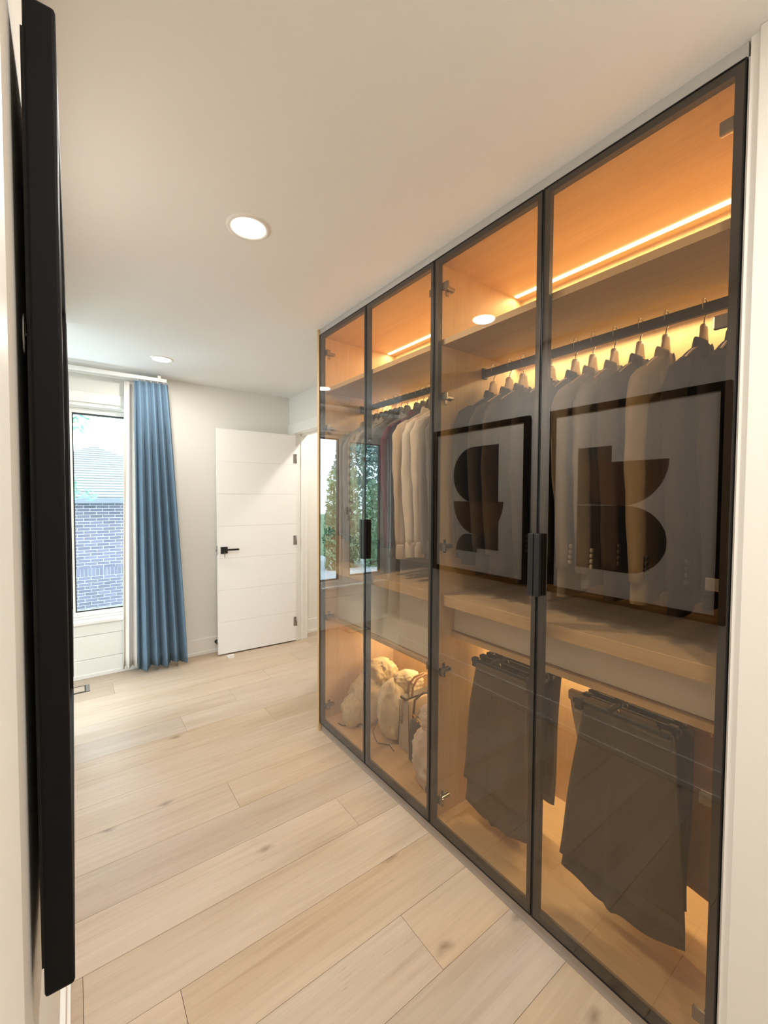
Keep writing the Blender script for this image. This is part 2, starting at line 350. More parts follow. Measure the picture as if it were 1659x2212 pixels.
# ------------------------------------------------------------------ window
win = tag(thing('window_1', 'tall white framed window with a fixed pane and a casement', 'window', (0, YBACK, WZ0)), kind='structure')
GY = YBACK+0.085   # glass plane
boxes('window_frame', [(WX0, WX1, YBACK+0.05, YBACK+0.19, 2.125, WZ1-0.001), (WX0, WX1, YBACK+0.05, YBACK+0.19, WZ0+0.001, 0.475),
                       (WX0+0.001, WX0+0.03, YBACK+0.05, YBACK+0.19, 0.475, 2.125), (WX1-0.03, WX1-0.001, YBACK+0.05, YBACK+0.19, 0.475, 2.125),
                       (-0.075, -0.035, YBACK+0.05, YBACK+0.19, 0.475, 2.125)], M_TRIM, win, 0.003)
def sash(nm, x0, x1, z0, z1, fw):
    f = boxes(nm, [(x0, x1, YBACK+0.060, YBACK+0.115, z1-fw, z1), (x0, x1, YBACK+0.060, YBACK+0.115, z0, z0+fw),
                   (x0, x0+fw, YBACK+0.060, YBACK+0.115, z0+fw, z1-fw), (x1-fw, x1, YBACK+0.060, YBACK+0.115, z0+fw, z1-fw)], M_TRIM, win, 0.003)
    gx0, gx1, gz0, gz1 = x0+fw, x1-fw, z0+fw, z1-fw
    g = boxes('gasket', [(gx0, gx1, YBACK+0.064, YBACK+0.11, gz1-0.010, gz1), (gx0, gx1, YBACK+0.064, YBACK+0.11, gz0, gz0+0.010),
                         (gx0, gx0+0.008, YBACK+0.064, YBACK+0.11, gz0+0.01, gz1-0.01), (gx1-0.008, gx1, YBACK+0.064, YBACK+0.11, gz0+0.01, gz1-0.01)], M_BLACK, f)
    box('glass_pane', gx0+0.001, gx1-0.001, GY, GY+0.004, gz0+0.001, gz1-0.001, M_WGLASS, f)
    return f
sash('fixed_pane_frame', -0.034, WX1-0.031, 0.476, 2.124, 0.038)
sb = sash('casement_sash', WX0+0.031, -0.076, 0.476, 2.124, 0.060)
bm = bmesh.new(); add_box(bm, -0.115, -0.090, YBACK+0.050, YBACK+0.060, 1.24, 1.33, 0.003); add_box(bm, -0.108, -0.097, YBACK+0.03, YBACK+0.052, 1.275, 1.297, 0.003); add_box(bm, -0.110, -0.095, YBACK+0.022, YBACK+0.034, 1.17, 1.297, 0.004)
bm_obj('window_handle', bm, M_CHROME, sb)
boxes('casing', [(WX0-0.085, WX1+0.085, YBACK-0.016, YBACK-0.0005, WZ1+0.012, WZ1+0.09), (WX0-0.085, WX0-0.008, YBACK-0.016, YBACK-0.0005, WZ0-0.03, WZ1+0.011), (WX1+0.008, WX1+0.085, YBACK-0.016, YBACK-0.0005, WZ0-0.03, WZ1+0.011)], M_TRIM, win, 0.002)
boxes('reveal_lining', [(WX0+0.0005, WX1-0.0005, YBACK, YBACK+0.05, WZ1-0.012, WZ1-0.0005), (WX0+0.0005, WX0+0.012, YBACK, YBACK+0.05, WZ0+0.001, WZ1-0.013), (WX1-0.012, WX1-0.0005, YBACK, YBACK+0.05, WZ0+0.001, WZ1-0.013)], M_TRIM, win)
box('sill', WX0-0.09, WX1+0.09, YBACK-0.032, YBACK+0.052, 0.428, 0.4545, M_TRIM, win, 0.004)

win2 = tag(thing('added_window_2', 'wide white framed window added out of view beyond the partition to bring in daylight', 'window', (-2.8, 2.5, 0.5)), kind='structure')  # unseen window, added so more blue daylight reaches the left ceiling
boxes('window_frame', [(-2.89, -2.81, 1.351, 3.649, 0.501, 0.56), (-2.89, -2.81, 1.351, 3.649, 2.06, 2.119), (-2.89, -2.81, 1.351, 1.41, 0.56, 2.06), (-2.89, -2.81, 3.59, 3.649, 0.56, 2.06), (-2.89, -2.81, 2.47, 2.53, 0.56, 2.06)], M_TRIM, win2, 0.003)
for a, b in ((1.411, 2.469), (2.531, 3.589)): box('glass_pane', -2.852, -2.848, a, b, 0.561, 2.059, M_WGLASS, win2)
boxes('casing', [(-2.7995, -2.784, 1.26, 3.74, 2.12, 2.21), (-2.7995, -2.784, 1.26, 3.74, 0.41, 0.50), (-2.7995, -2.784, 1.26, 1.35, 0.501, 2.119), (-2.7995, -2.784, 3.65, 3.74, 0.501, 2.119)], M_TRIM, win2, 0.002)

# ------------------------------------------------------------------ pot lights
def pot(x, y, label, grp=None, power=POT_W):
    t = thing('recessed_light', label, 'light', (x, y, ZC), grp)
    n = 40; vs = []; fs = []
    prof = [(0.078, -0.0005), (0.078, -0.004), (0.070, -0.0065), (0.062, -0.005), (0.060, -0.0005)]
    for r, z in prof:
        for k in range(n): vs.append((x+r*math.cos(2*math.pi*k/n), y+r*math.sin(2*math.pi*k/n), ZC+z))
    for i in range(len(prof)-1):
        for k in range(n): fs.append((i*n+k, (i+1)*n+k, (i+1)*n+(k+1) % n, i*n+(k+1) % n))
    mesh_obj('trim_ring', vs, fs, M_TRIM, t, True)
    v, f = cyl_data((x, y, ZC-0.0042), (0, 0, 1), 0.0605, 0.0035, 40); mesh_obj('lens', v, f, M_POT, t)
    ld = bpy.data.lights.new('lamp', 'AREA'); ld.shape = 'DISK'; ld.size = 0.11; ld.energy = power; ld.color = WARM
    lo = bpy.data.objects.new('lamp', ld); link(lo, t); lo.location = (0, 0, -0.008)
    return t
pot(0.54, 1.585, 'round recessed ceiling light facing the wardrobe', power=20)
pot(0.535, 3.455, 'round recessed ceiling light near the window curtain', power=9)
pot(0.54, -0.30, 'round recessed ceiling light over the passage', power=15)
pot(-1.45, 2.35, 'round recessed ceiling light beyond the partition', power=11)
pot(2.22, 3.25, 'round recessed ceiling light in the hall', power=15)

# ------------------------------------------------------------------ wardrobes
def wardrobe(y0, y1, label, far, drawer_z0):
    t = thing('wardrobe', label, 'wardrobe', ((W+XR)/2, (y0+y1)/2, 0), 'smoked glass wardrobe units')
    xi = W+0.030; xb = XR-0.004; pt = 0.018
    a, b = y0+0.0005, y1-0.0005
    box('side_panel', xi, xb, a, a+pt, 0.0505, 2.399, M_OAKV, t); box('side_panel', xi, xb, b-pt, b, 0.0505, 2.399, M_OAKV, t)
    ia, ib = a+pt, b-pt
    box('back_panel', xb-0.018, xb, ia, ib, 0.0505, 2.399, M_OAKV, t)
    xk = xb-0.018
    box('top_panel', xi, xk, ia, ib, 2.383, 2.399, M_OAKH, t); box('bottom_panel', xi, xk, ia, ib, 0.0505, 0.075, M_OAKH, t)
    box('top_shelf', xi, xk, ia, ib, 2.060, 2.083, M_OAKH, t)
    box('counter_shelf', xi+0.008, xk, ia, ib, 0.985, 1.030, M_OAKH, t, 0.002)
    box('drawer_base', xi+0.07, xk, ia, ib, drawer_z0-0.024, drawer_z0-0.002, M_OAKH, t)
    d = box('drawer', 1.312, xk-0.02, ia+0.003, ib-0.003, drawer_z0+0.002, 0.980, M_DRAWER, t, 0.0015)
    box('plinth', W+0.008, xb, y0, y1, 0.0005, 0.0500, M_GREY, t)
    # hanging rail
    r = box('hanging_rail', 1.480, 1.496, ia+0.004, ib-0.004, 1.972, 2.004, M_BRONZE, t, 0.002)
    for yy in (ia, ib-0.012): box('rail_socket', 1.474, 1.502, yy, yy+0.012, 1.966, 2.012, M_BLACK, r, 0.002)
    # light strips
    for z in (2.383, 2.060, drawer_z0-0.024):
        s = box('light_strip', 1.684, 1.704, ia+0.012, ib-0.012, z-0.0045, z-0.0003, M_LED, t)
        ld = bpy.data.lights.new('lamp', 'AREA'); ld.shape = 'RECTANGLE'; ld.size = 0.008; ld.size_y = ib-ia-0.03
        ld.energy = LED_W*(1.0 if z > 2.3 else 0.75 if z > 2 else 0.95 if far else 1.6); ld.color = LED
        lo = bpy.data.objects.new('lamp', ld); link(lo, t); lo.location = Vector((1.695, (ia+ib)/2, z-0.0065))-t.location
    # doors
    mid = (y0+y1)/2
    for k, (da, db) in enumerate(((y0, mid), (mid, y1))):
        da += 0.0014; db -= 0.0014; fw = 0.021
        dr = boxes('door', [(W+0.004, W+0.022, da, db, ZT-fw, ZT), (W+0.004, W+0.022, da, db, ZB, ZB+fw), (W+0.004, W+0.022, da, da+fw, ZB+fw, ZT-fw), (W+0.004, W+0.022, db-fw, db, ZB+fw, ZT-fw)], M_BRONZE, t)
        e = 0.0028
        boxes('edge_profile', [(W-0.0015, W+0.0038, da, db, ZT-e, ZT), (W-0.0015, W+0.0038, da, db, ZB, ZB+e), (W-0.0015, W+0.0038, da, da+e, ZB+e, ZT-e), (W-0.0015, W+0.0038, db-e, db, ZB+e, ZT-e)], M_EDGE, dr)
        box('glass_panel', W, W+0.0036, da+e+0.0002, db-e-0.0002, ZB+e+0.0002, ZT-e-0.0002, M_GLASS, dr)
        hy = mid; s = -1 if k == 0 else 1
        h0, h1 = sorted((hy+s*0.0016, hy+s*0.0165))
        bm = bmesh.new(); add_box(bm, W-0.022, W-0.0018, h0, h1, 1.123, 1.323, 0.0015)
        c0, c1 = sorted((hy+s*0.0160, hy+s*0.0205)); add_box(bm, W-0.022, W-0.016, c0, c1, 1.123, 1.323, 0.0012)
        bm_obj('handle', bm, M_BLACK, dr)
        # concealed hinges on the outer side panel
        wall_y = ia if k == 0 else ib; s2 = 1 if k == 0 else -1
        for hz in (2.292, 1.850, 1.232, 0.708, 0.158):
            bm = bmesh.new()
            def hb(x0, x1, u0, u1, z0, z1, bv=0.001):
                p, q = sorted((wall_y+s2*u0, wall_y+s2*u1)); add_box(bm, x0, x1, p, q, z0, z1, bv)
            hb(W+0.035, W+0.085, 0.0002, 0.004, hz-0.010, hz+0.010); hb(W+0.048, W+0.062, 0.0002, 0.004, hz-0.028, hz+0.028)
            hb(W+0.0225, W+0.088, 0.004, 0.017, hz-0.007, hz+0.007, 0.003); hb(W+0.0222, W+0.034, 0.006, 0.036, hz-0.016, hz+0.016, 0.003)
            bm_obj('hinge', bm, M_CHROME, dr)
    if far:
        box('end_panel', W-0.006, xb, y1+0.0006, y1+0.018, 0.0005, 2.433, M_OAKV, t)
    return t
w1 = wardrobe(YB[2], YB[4], 'smoked glass wardrobe holding shirts and cloth bags, by the doorway', True, 0.690)
w2 = wardrobe(YB[0], YB[2], 'smoked glass wardrobe holding blazers and trousers, by the wall end', False, 0.864)
struct(box('trim_5', W+0.004, XR-0.004, YB[0], YB[4], ZT+0.0015, ZC-0.0005, mat('grey_filler', (0.52, 0.52, 0.51), 0.5)), 'grey filler strip between wardrobe tops and ceiling', 'trim')
struct(box('trim_6', W+0.004, W+0.022, 0.2915, 0.2950, 0, ZT, M_TRIM), 'thin white filler beside the last wardrobe door', 'trim')

# ------------------------------------------------------------------ framed prints on the partition
def circle_pts(cy, cz, ry, rz, a0, a1, n=24): return [(cy+ry*math.cos(a0+(a1-a0)*i/n), cz+rz*math.sin(a0+(a1-a0)*i/n)) for i in range(n+1)]
M_INK = mat('ink_black', (0.018, 0.018, 0.022), 0.6); M_BROWN = mat('ink_brown', (0.13, 0.07, 0.045), 0.6); M_INKG = mat('ink_grey', (0.14, 0.125, 0.11), 0.6); M_INKD = mat('ink_slate', (0.06, 0.055, 0.055), 0.6)
def framed(y0, y1, label, shapes):
    z0, z1 = 0.848, 1.978; x0, x1, fw = -0.036, -0.007, 0.040
    t = thing('framed_print', label, 'picture', (x0, (y0+y1)/2, z0), 'framed prints on the partition wall')
    for nm, q in (('frame_rail', (x0, x1, y0+fw-0.004, y1-fw+0.004, z1-fw, z1)), ('frame_rail', (x0, x1, y0+fw-0.004, y1-fw+0.004, z0, z0+fw)), ('frame_stile', (x0, x1, y0, y0+fw, z0, z1)), ('frame_stile', (x0, x1, y1-fw, y1, z0, z1))):
        box(nm, *q, M_FRAMEBLK, t, 0.0035)
    box('paper', -0.022, -0.018, y0+fw-0.003, y1-fw+0.003, z0+fw-0.003, z1-fw+0.003, M_MAT, t)
    box('backing', x0-0.003, x0+0.006, y0+0.02, y1-0.02, z0+0.02, z1-0.02, M_HBLACK, t)
    for i, (m, pts) in enumerate(shapes):
        n = len(pts); xa, xb = -0.0182, -0.0176-0.00015*0+0.0002*i
        v = [(xa, p[0], p[1]) for p in pts]+[(xb, p[0], p[1]) for p in pts]
        mesh_obj('printed_shape', v, [tuple(range(n)), tuple(range(2*n-1, n-1, -1))]+[(k, n+k, n+(k+1) % n, (k+1) % n) for k in range(n)], m, t)
    # hanging wire and wall hook behind the frame
    tube('hanging_wire', [(x0-0.004, y0+0.03, 1.62), (x0-0.006, y0+0.2, 1.70), (x0-0.007, (y0+y1)/2, 1.74), (x0-0.006, y1-0.2, 1.70), (x0-0.004, y1-0.03, 1.62)], 0.0012, M_CHROME, t, 6)
    tube('wire_ring', [(x0-0.0052, y0+0.025+0.012*math.cos(a*0.5236), 1.62+0.022*math.sin(a*0.5236)) for a in range(13)], 0.0014, M_CHROME, t, 6)
    return t
framed(0.612, 1.515, 'black framed abstract print with a dark D shape at the bottom', [
    (M_INKD, [(1.331, 1.731), (1.138, 1.731), (1.138, 1.40), (1.331, 1.40)]),
    (M_BROWN, [(1.329, 1.640), (0.856, 1.640)]+circle_pts(1.092, 1.640, 0.237, 0.245, math.pi, 2*math.pi)[1:-1]),
    (M_INK, [(1.331, 1.031), (1.331, 1.396), (1.05, 1.396)]+circle_pts(1.05, 1.2135, 0.193, 0.1825, 0.5*math.pi, 1.5*math.pi)[1:-1]+[(1.05, 1.031)])])
framed(1.665, 2.568, 'black framed abstract print with a dark D shape at the top', [
    (M_INKG, [(2.31, 1.03), (2.098, 1.03), (2.098, 1.163)]+circle_pts(2.20, 1.03, 0.11, 0.133, 0.5*math.pi, 0, 10)[0:-1]),
    (M_INKD, [(2.098, 1.062), (1.906, 1.062), (1.906, 1.30), (2.098, 1.30)]),
    (M_BROWN, [(2.341, 1.41), (1.865, 1.41)]+circle_pts(2.103, 1.41, 0.238, 0.247, math.pi, 2*math.pi)[1:-1]),
    (M_INK, [(1.912, 1.406), (1.912, 1.817), (2.14, 1.817)]+circle_pts(2.14, 1.6115, 0.206, 0.2055, 0.5*math.pi, -0.5*math.pi)[1:-1]+[(2.14, 1.406)])])

# ------------------------------------------------------------------ interior door, stop, wedge
dvec = Vector((1.0536-1.7785, 3.9023-3.872, 0)); dw = 0.742; dang = math.atan2(dvec.y, dvec.x)
dr = thing('door_1', 'white flush interior door standing open against the back wall', 'door', (1.772, 3.858, 0.012)); dr['kind'] = 'structure'
dr.rotation_euler = (0, 0, dang)
# local: x along leaf 0..dw, y: thickness (negative = towards the room), z up
def lbox(nm, q, m, p=dr, bev=0.001):
    bm = bmesh.new(); add_box(bm, *q, bev); return bm_obj(nm, bm, m, p, local=True)
lbox('leaf', (0.002, dw, -0.030, -0.004, 0, 2.03), M_DOOR)
for i in range(7):
    lbox('face_panel', (0.002, dw, -0.004, 0.003, i*0.29+0.0006, (i+1)*0.29-0.0006), M_DOOR, bev=0.0005)
lev = lbox('lever_handle', (dw-0.085, dw-0.025, 0.0032, 0.012, 0.925-0.012+0.0, 0.985-0.012), M_BLACK)
lbox('lever_handle', (dw-0.062, dw-0.048, 0.012, 0.045, 0.942, 0.956), M_BLACK)
lbox('lever_handle', (dw-0.175, dw-0.046, 0.042, 0.055, 0.941, 0.957), M_BLACK)
bm = bmesh.new(); add_box(bm, dw-0.060, dw-0.050, 0.012, 0.032, 0.922, 0.930, 0.001); add_box(bm, dw-0.057, dw-0.053, 0.024, 0.034, 0.880, 0.922, 0.001); bm_obj('key', bm, M_CHROME, dr, local=True)
lbox('latch_plate', (dw, dw+0.0015, -0.022, -0.006, 0.90, 0.985), M_BLACK)
lbox('latch_bolt', (dw+0.0015, dw+0.010, -0.018, -0.010, 0.935, 0.95), M_CHROME)
for z in (0.19, 1.0, 1.80):
    lbox('hinge', (-0.006, 0.030, 0.003, 0.006, z-0.045, z+0.045), M_CHROME)
    v, f = cyl_data((-0.001, 0.006, z-0.045), (0, 0, 1), 0.006, 0.09, 12); mesh_obj('hinge', v, f, M_CHROME, dr, True, True)
# door stop: base disc, rod, rubber tip
ds = thing('door_stop', 'black rubber door stop on the baseboard behind the door', 'door stop', (1.045, YBACK-0.013, 0.10))
v, f = cyl_data((1.045, YBACK-0.0132, 0.10), (0, -1, 0), 0.016, 0.006); mesh_obj('base_plate', v, f, M_BLACK, ds, True)
v, f = cyl_data((1.045, YBACK-0.019, 0.10), (0, -1, 0), 0.006, 0.040); mesh_obj('rod', v, f, M_BLACK, ds, True)
v, f = cyl_data((1.045, YBACK-0.058, 0.10), (0, -1, 0), 0.014, 0.02); mesh_obj('rubber_tip', v, f, M_BLACK, ds, True)
wx, wy = 1.115, 3.81
v = [(wx-0.022, wy-0.04, 0.0005), (wx+0.022, wy-0.04, 0.0005), (wx+0.022, wy+0.05, 0.0005), (wx-0.022, wy+0.05, 0.0005), (wx-0.022, wy-0.04, 0.030), (wx+0.022, wy-0.04, 0.030), (wx+0.022, wy-0.02, 0.030), (wx-0.022, wy-0.02, 0.030), (wx-0.022, wy+0.05, 0.003), (wx+0.022, wy+0.05, 0.003)]
o = mesh_obj('door_wedge', v, [(0, 3, 2, 1), (0, 1, 5, 4), (4, 5, 6, 7), (7, 6, 9, 8), (2, 3, 8, 9), (1, 2, 9, 6, 5), (3, 0, 4, 7, 8)], mat('white_rubber', (0.8, 0.78, 0.74), 0.6))
tag(o, 'small white wedge under the open door', 'door wedge')

# ------------------------------------------------------------------ floor register
fr = thing('floor_vent', 'flush wooden floor vent with a black slot frame under the window', 'vent', (-0.065, 3.80, 0.0))
boxes('slot_frame', [(-0.205, 0.078, 3.735, 3.752, 0.0003, 0.003), (-0.205, 0.078, 3.853, 3.870, 0.0003, 0.003), (-0.205, -0.180, 3.752, 3.853, 0.0003, 0.003), (0.048, 0.078, 3.752, 3.853, 0.0003, 0.003)], M_BLACK, fr)
box('insert', -0.180, 0.048, 3.753, 3.852, 0.0003, 0.0045, M_FLOOR, fr, 0.001)
box('end_cap', 0.056, 0.077, 3.738, 3.868, 0.0031, 0.0040, mat('vent_grey', (0.22, 0.2, 0.19), 0.5), fr)

# ------------------------------------------------------------------ curtains and rail
M_BLUE = fabric('blue_curtain', (0.155, 0.235, 0.32), 0.05); M_SHEER = fabric('greige_sheer', (0.80, 0.75, 0.70), 0.06)
def curtain(name, label, xa_top, xb_top, xa_bot, xb_bot, yc, z0, z1, pleats, amp0, amp1, m, seed, hem=True):
    rr = random.Random(seed); n = pleats*14; rows = 26
    ph = [rr.uniform(-0.5, 0.5) for _ in range(pleats+2)]; am = [rr.uniform(0.75, 1.2) for _ in range(pleats+2)]
    th = 0.0018; vs = []; fs = []
    def P(i, j):
        s = i/n; t = j/rows; z = z1+(z0-z1)*t
        k = s*pleats; ki = int(min(k, pleats-1e-6)); w = k-ki
        xa = xa_top+(xa_bot-xa_top)*t**0.9; xb = xb_top+(xb_bot-xb_top)*t**0.9
        a = (amp0+(amp1-amp0)*min(1, t*1.6+0.05))*(am[ki]*(1-w)+am[ki+1]*w)
        phase = 2*math.pi*k+0.5*(ph[ki]*(1-w)+ph[ki+1]*w)*t*2
        x = xa+(xb-xa)*s+0.35*a*math.sin(2*phase)*(0.4+0.6*t)*0.5
        y = yc+a*math.sin(phase)+0.006*math.sin(7*t+3*s+seed)
        zz = z+(0.012*math.sin(5*s*math.pi+seed) if j == rows else 0)
        return Vector((x, y, zz))
    g = [[P(i, j) for i in range(n+1)] for j in range(rows+1)]
    for side in (-1, 1):
        for j in range(rows+1):
            for i in range(n+1):
                p = g[j][i]; q = g[j][min(i+1, n)]-g[j][max(i-1, 0)]; nn = Vector((-q.y, q.x, 0)).normalized()
                vs.append(p+nn*th*side)
    N = (rows+1)*(n+1)
    for j in range(rows):
        for i in range(n):
            a = j*(n+1)+i
            fs.append((a, a+1, a+n+2, a+n+1)); fs.append((N+a, N+a+n+1, N+a+n+2, N+a+1))
    for i in range(n):
        fs.append((i, N+i, N+i+1, i+1)); b = rows*(n+1)+i; fs.append((b, b+1, N+b+1, N+b))
    for j in range(rows):
        a = j*(n+1); fs.append((a, a+n+1, N+a+n+1, N+a)); b = a+n; fs.append((b, N+b, N+b+n+1, b+n+1))
    t = thing(name, label, 'curtain', ((xa_bot+xb_bot)/2, yc, z0))
    mesh_obj('cloth', vs, fs, m, t, True)
    for k in range(pleats):      # gathered pleat heads with carrier hooks
        xx = xa_top+(xb_top-xa_top)*(k+0.5)/pleats
        tube('pleat_hook', [(xx, yc, z1-0.005), (xx, yc, 2.366)], 0.003, M_TRIM, t, 6)
    return t
curtain('curtain', 'long pleated blue curtain hanging beside the open door', 0.405, 0.640, 0.405, 0.775, 3.875, 0.035, 2.352, 5, 0.014, 0.046, M_BLUE, 3)
curtain('sheer_curtain', 'narrow greige sheer curtain hanging against the blue curtain next to the window glass', 0.345, 0.42, 0.305, 0.42, 3.955, 0.045, 2.350, 2, 0.008, 0.016, M_SHEER, 5)
curtain('curtain', 'long pleated blue curtain hanging at the casement side of the window', -0.98, -0.74, -1.05, -0.70, 3.875, 0.035, 2.352, 7, 0.016, 0.038, M_BLUE, 9)
curtain('sheer_curtain', 'narrow greige sheer curtain at the casement side of the window', -0.70, -0.62, -0.72, -0.60, 3.955, 0.045, 2.350, 4, 0.010, 0.020, M_SHEER, 11)
rail = thing('curtain_rail', 'white ceiling mounted double curtain track above the window', 'curtain rail', (-0.2, 3.91, 2.4))
boxes('track', [(-1.1, 0.635, 3.862, 3.888, 2.366, 2.394), (-1.1, 0.635, 3.942, 3.968, 2.366, 2.394)], M_TRIM, rail, 0.002)
for xx in (-0.9, -0.25, 0.58): boxes('bracket', [(xx-0.012, xx+0.012, 3.855, 4.0235, 2.3945, 2.412), (xx-0.012, xx+0.012, 3.853, 3.8615, 2.378, 2.412)], M_TRIM, rail, 0.001)

# ------------------------------------------------------------------ hangers and garments on the upper rails
RX, RZ = 1.488, 2.004
def hook_pts():
    pts = [(-0.0145, 0, -0.020)]
    for i in range(9): a = math.pi*(1-i/8); pts.append((0.0145*math.cos(a), 0, 0.0045+0.011*math.sin(a)))
    pts += [(0.0155, 0, -0.014), (0.013, 0, -0.032), (0.004, 0, -0.042), (0.0, 0, -0.052), (0.0, 0, -0.082)]
    return pts
hv, hf = tube_data(hook_pts(), 0.0020, 6); HOOK = None
def bar_data(half, sag, hgt, thk):
    rings = []
    for i in range(17):
        u = -1+2*i/16; c = Vector((u*half, 0, -0.128-sag*abs(u)**1.35)); k = 1-0.35*abs(u)**2
        rings.append([c+Vector((0, thk*k*math.cos(2*math.pi*j/10), hgt*k*math.sin(2*math.pi*j/10))) for j in range(10)])
    # raised neck block
    neck = [[Vector((r*math.cos(2*math.pi*j/10), 0.8*thk*math.sin(2*math.pi*j/10), z)) for j in range(10)] for r, z in ((0.055, -0.130), (0.036, -0.108), (0.027, -0.085), (0.025, -0.070), (0.015, -0.061))]
    return merge(rings_data(rings), rings_data(neck))
def mk_mesh(name, d, m, smooth=True):
    me = bpy.data.meshes.new(name); me.from_pydata([tuple(v) for v in d[0]], [], d[1]); me.update(); me.materials.append(m)
    if smooth:
        for p in me.polygons: p.use_smooth = True
    return me
ME_HOOK = mk_mesh('hook', (hv, hf), M_WIRE); ME_BARW = mk_mesh('shoulder_bar', bar_data(0.172, 0.085, 0.014, 0.009), M_HWOOD); ME_BARB = mk_mesh('shoulder_bar', bar_data(0.172, 0.085, 0.008, 0.005), M_HBLACK)
def hanger(y, label, group, wooden=True, tilt=0):
    t = thing('coat_hanger', label, 'hanger', (RX, y, RZ), group); t.rotation_euler = (0, 0, tilt)
    for nm, me in (('hook', ME_HOOK), ('shoulder_bar', ME_BARW if wooden else ME_BARB)):
        o = bpy.data.objects.new(nm, me); link(o, t)
    return t
def garment(name, label, cat, y, m, seed, group, hem=-0.83, sl_len=0.76, thick=0.026, half=0.185, collar=True, cuff=None, buttons=None, tilt=0, sleeves=True, lapel=False, ysc=0.8):
    rr = random.Random(seed)
    t = thing(name, label, cat, (RX, y, RZ-0.020), group); t.rotation_euler = (0, 0, tilt)
    nu, nv = 28, 26; ph = [rr.uniform(0, 6.28) for _ in range(4)]; fr1 = rr.uniform(5, 8); fr2 = rr.uniform(9, 13)
    def P(i, j, side):
        u = -1+2*i/nu; v = j/nv
        zt = -0.094-0.100*abs(u)**1.35-0.004*(1-abs(u)); z = zt+(hem-zt)*v
        A = half*(1+0.05*v)
        x = u*A+0.006*math.sin(3*v+ph[0])*v
        env = math.sqrt(max(0, 1-abs(u)**5))
        b = (0.013+(thick-0.013)*min(1, v*5))*env
        fold = (0.30*thick*math.sin(fr1*u+ph[1]+1.2*v)+0.16*thick*math.sin(fr2*u+ph[2]-2*v))*min(1, v*1.8)*env
        zz = z+(0.010*math.sin(4*u+ph[3]) if j == nv else 0)
        return Vector((x, side*b+fold, zz))
    vs = []; fs = []
    for j in range(nv+1):
        vs += [P(i, j, -1) for i in range(nu+1)]+[P(i, j, 1) for i in range(nu, -1, -1)]
    n = 2*(nu+1)
    for j in range(nv):
        for i in range(n): fs.append((j*n+i, (j+1)*n+i, (j+1)*n+(i+1) % n, j*n+(i+1) % n))
    for i in range(nu): fs.append((i, i+1, n-2-i, n-1-i))
    mesh_obj('body', vs, fs, m, t, True, True)
    if sleeves:
        for s in (-1, 1):
            sway = rr.uniform(-0.006, 0.004); x1 = s*(half+0.012)
            path = [(s*(half-0.045), 0, -0.165), (s*(half-0.012), 0, -0.195), (x1, sway*0.3, -0.25), (x1+s*0.006, sway, -0.42), (x1+s*0.002, sway-0.006, -0.56), (x1-s*0.008, sway-0.010, -0.20-sl_len+0.0)]
            rad = [0.020, 0.036, 0.041, 0.038, 0.036, 0.033]
            # resample for folds
            pts = []; rads = []
            for a in range(len(path)-1):
                for k in range(5):
                    w = k/5; pts.append(Vector(path[a]).lerp(Vector(path[a+1]), w)); rads.append(rad[a]*(1-w)+rad[a+1]*w)
            pts.append(Vector(path[-1])); rads.append(rad[-1])
            rings = []
            for q, (p, r_) in enumerate(zip(pts, rads)):
                rg = []
                for k in range(14):
                    a = 2*math.pi*k/14; w = 1+0.10*math.sin(3*a+q*0.35+ph[0])+0.05*math.sin(q*1.3+a*2+ph[1])
                    rg.append(p+Vector((math.cos(a)*r_*w, math.sin(a)*r_*w*ysc, 0)))
                rings.append(rg)
            v, f = rings_data(rings); mesh_obj('sleeve', v, f, m, t, True, True)
            e = pts[-1]
            if cuff:
                rc = [[e+Vector((math.cos(2*math.pi*k/14)*rads[-1]*w, math.sin(2*math.pi*k/14)*rads[-1]*w*ysc, z)) for k in range(14)] for w, z in ((1.02, 0.02), (1.06, 0.012), (1.05, -0.05), (1.0, -0.052))]
                v, f = rings_data(rc); mesh_obj('cuff', v, f, cuff, t, True, True)
            if buttons and s < 0:
                for k in range(4):
                    c = e+Vector((-0.006+0.001*k, -rads[-1]*ysc-0.003, 0.022+k*0.017)); v, f = cyl_data(c, (-0.25, -1, 0), 0.0075, 0.004, 12); mesh_obj('cuff_button', v, f, buttons, t, True, True)
    if collar:
        vs = []; n = 26
        prof = [(0.000, -0.130), (-0.003, -0.082), (0.003, -0.077), (0.010, -0.085), (0.022, -0.125), (0.018, -0.131)]
        for i in range(n+1):
            a = math.radians(-158+316*i/n)+math.pi/2
            for dr_, z in prof:
                vs.append(Vector(((0.046+dr_)*math.cos(a), (thick*0.75+dr_*0.35)*math.sin(a), z-0.018*(1-math.sin(a))*0.5)))
        k = len(prof); fs = []
        for i in range(n):
            for j in range(k): fs.append((i*k+j, i*k+(j+1) % k, (i+1)*k+(j+1) % k, (i+1)*k+j))
        fs += [tuple(range(k)), tuple(range(n*k+k-1, n*k-1, -1))]
        mesh_obj('collar', vs, fs, m, t, True, True)
    if lapel:
        for s in (-1, 1):
            pts = [(s*0.045, -0.115), (s*0.085, -0.17), (s*0.080, -0.24), (s*0.095, -0.25), (s*0.012, -0.46), (s*0.020, -0.30)]
            v = [Vector((x, -thick-0.006, z)) for x, z in pts]+[Vector((x, -thick+0.006, z)) for x, z in pts]; n = 6
            mesh_obj('lapel', v, [tuple(range(n)), tuple(range(2*n-1, n-1, -1))]+[(k, n+k, n+(k+1) % n, (k+1) % n) for k in range(n)], m, t, False, True)
    return t

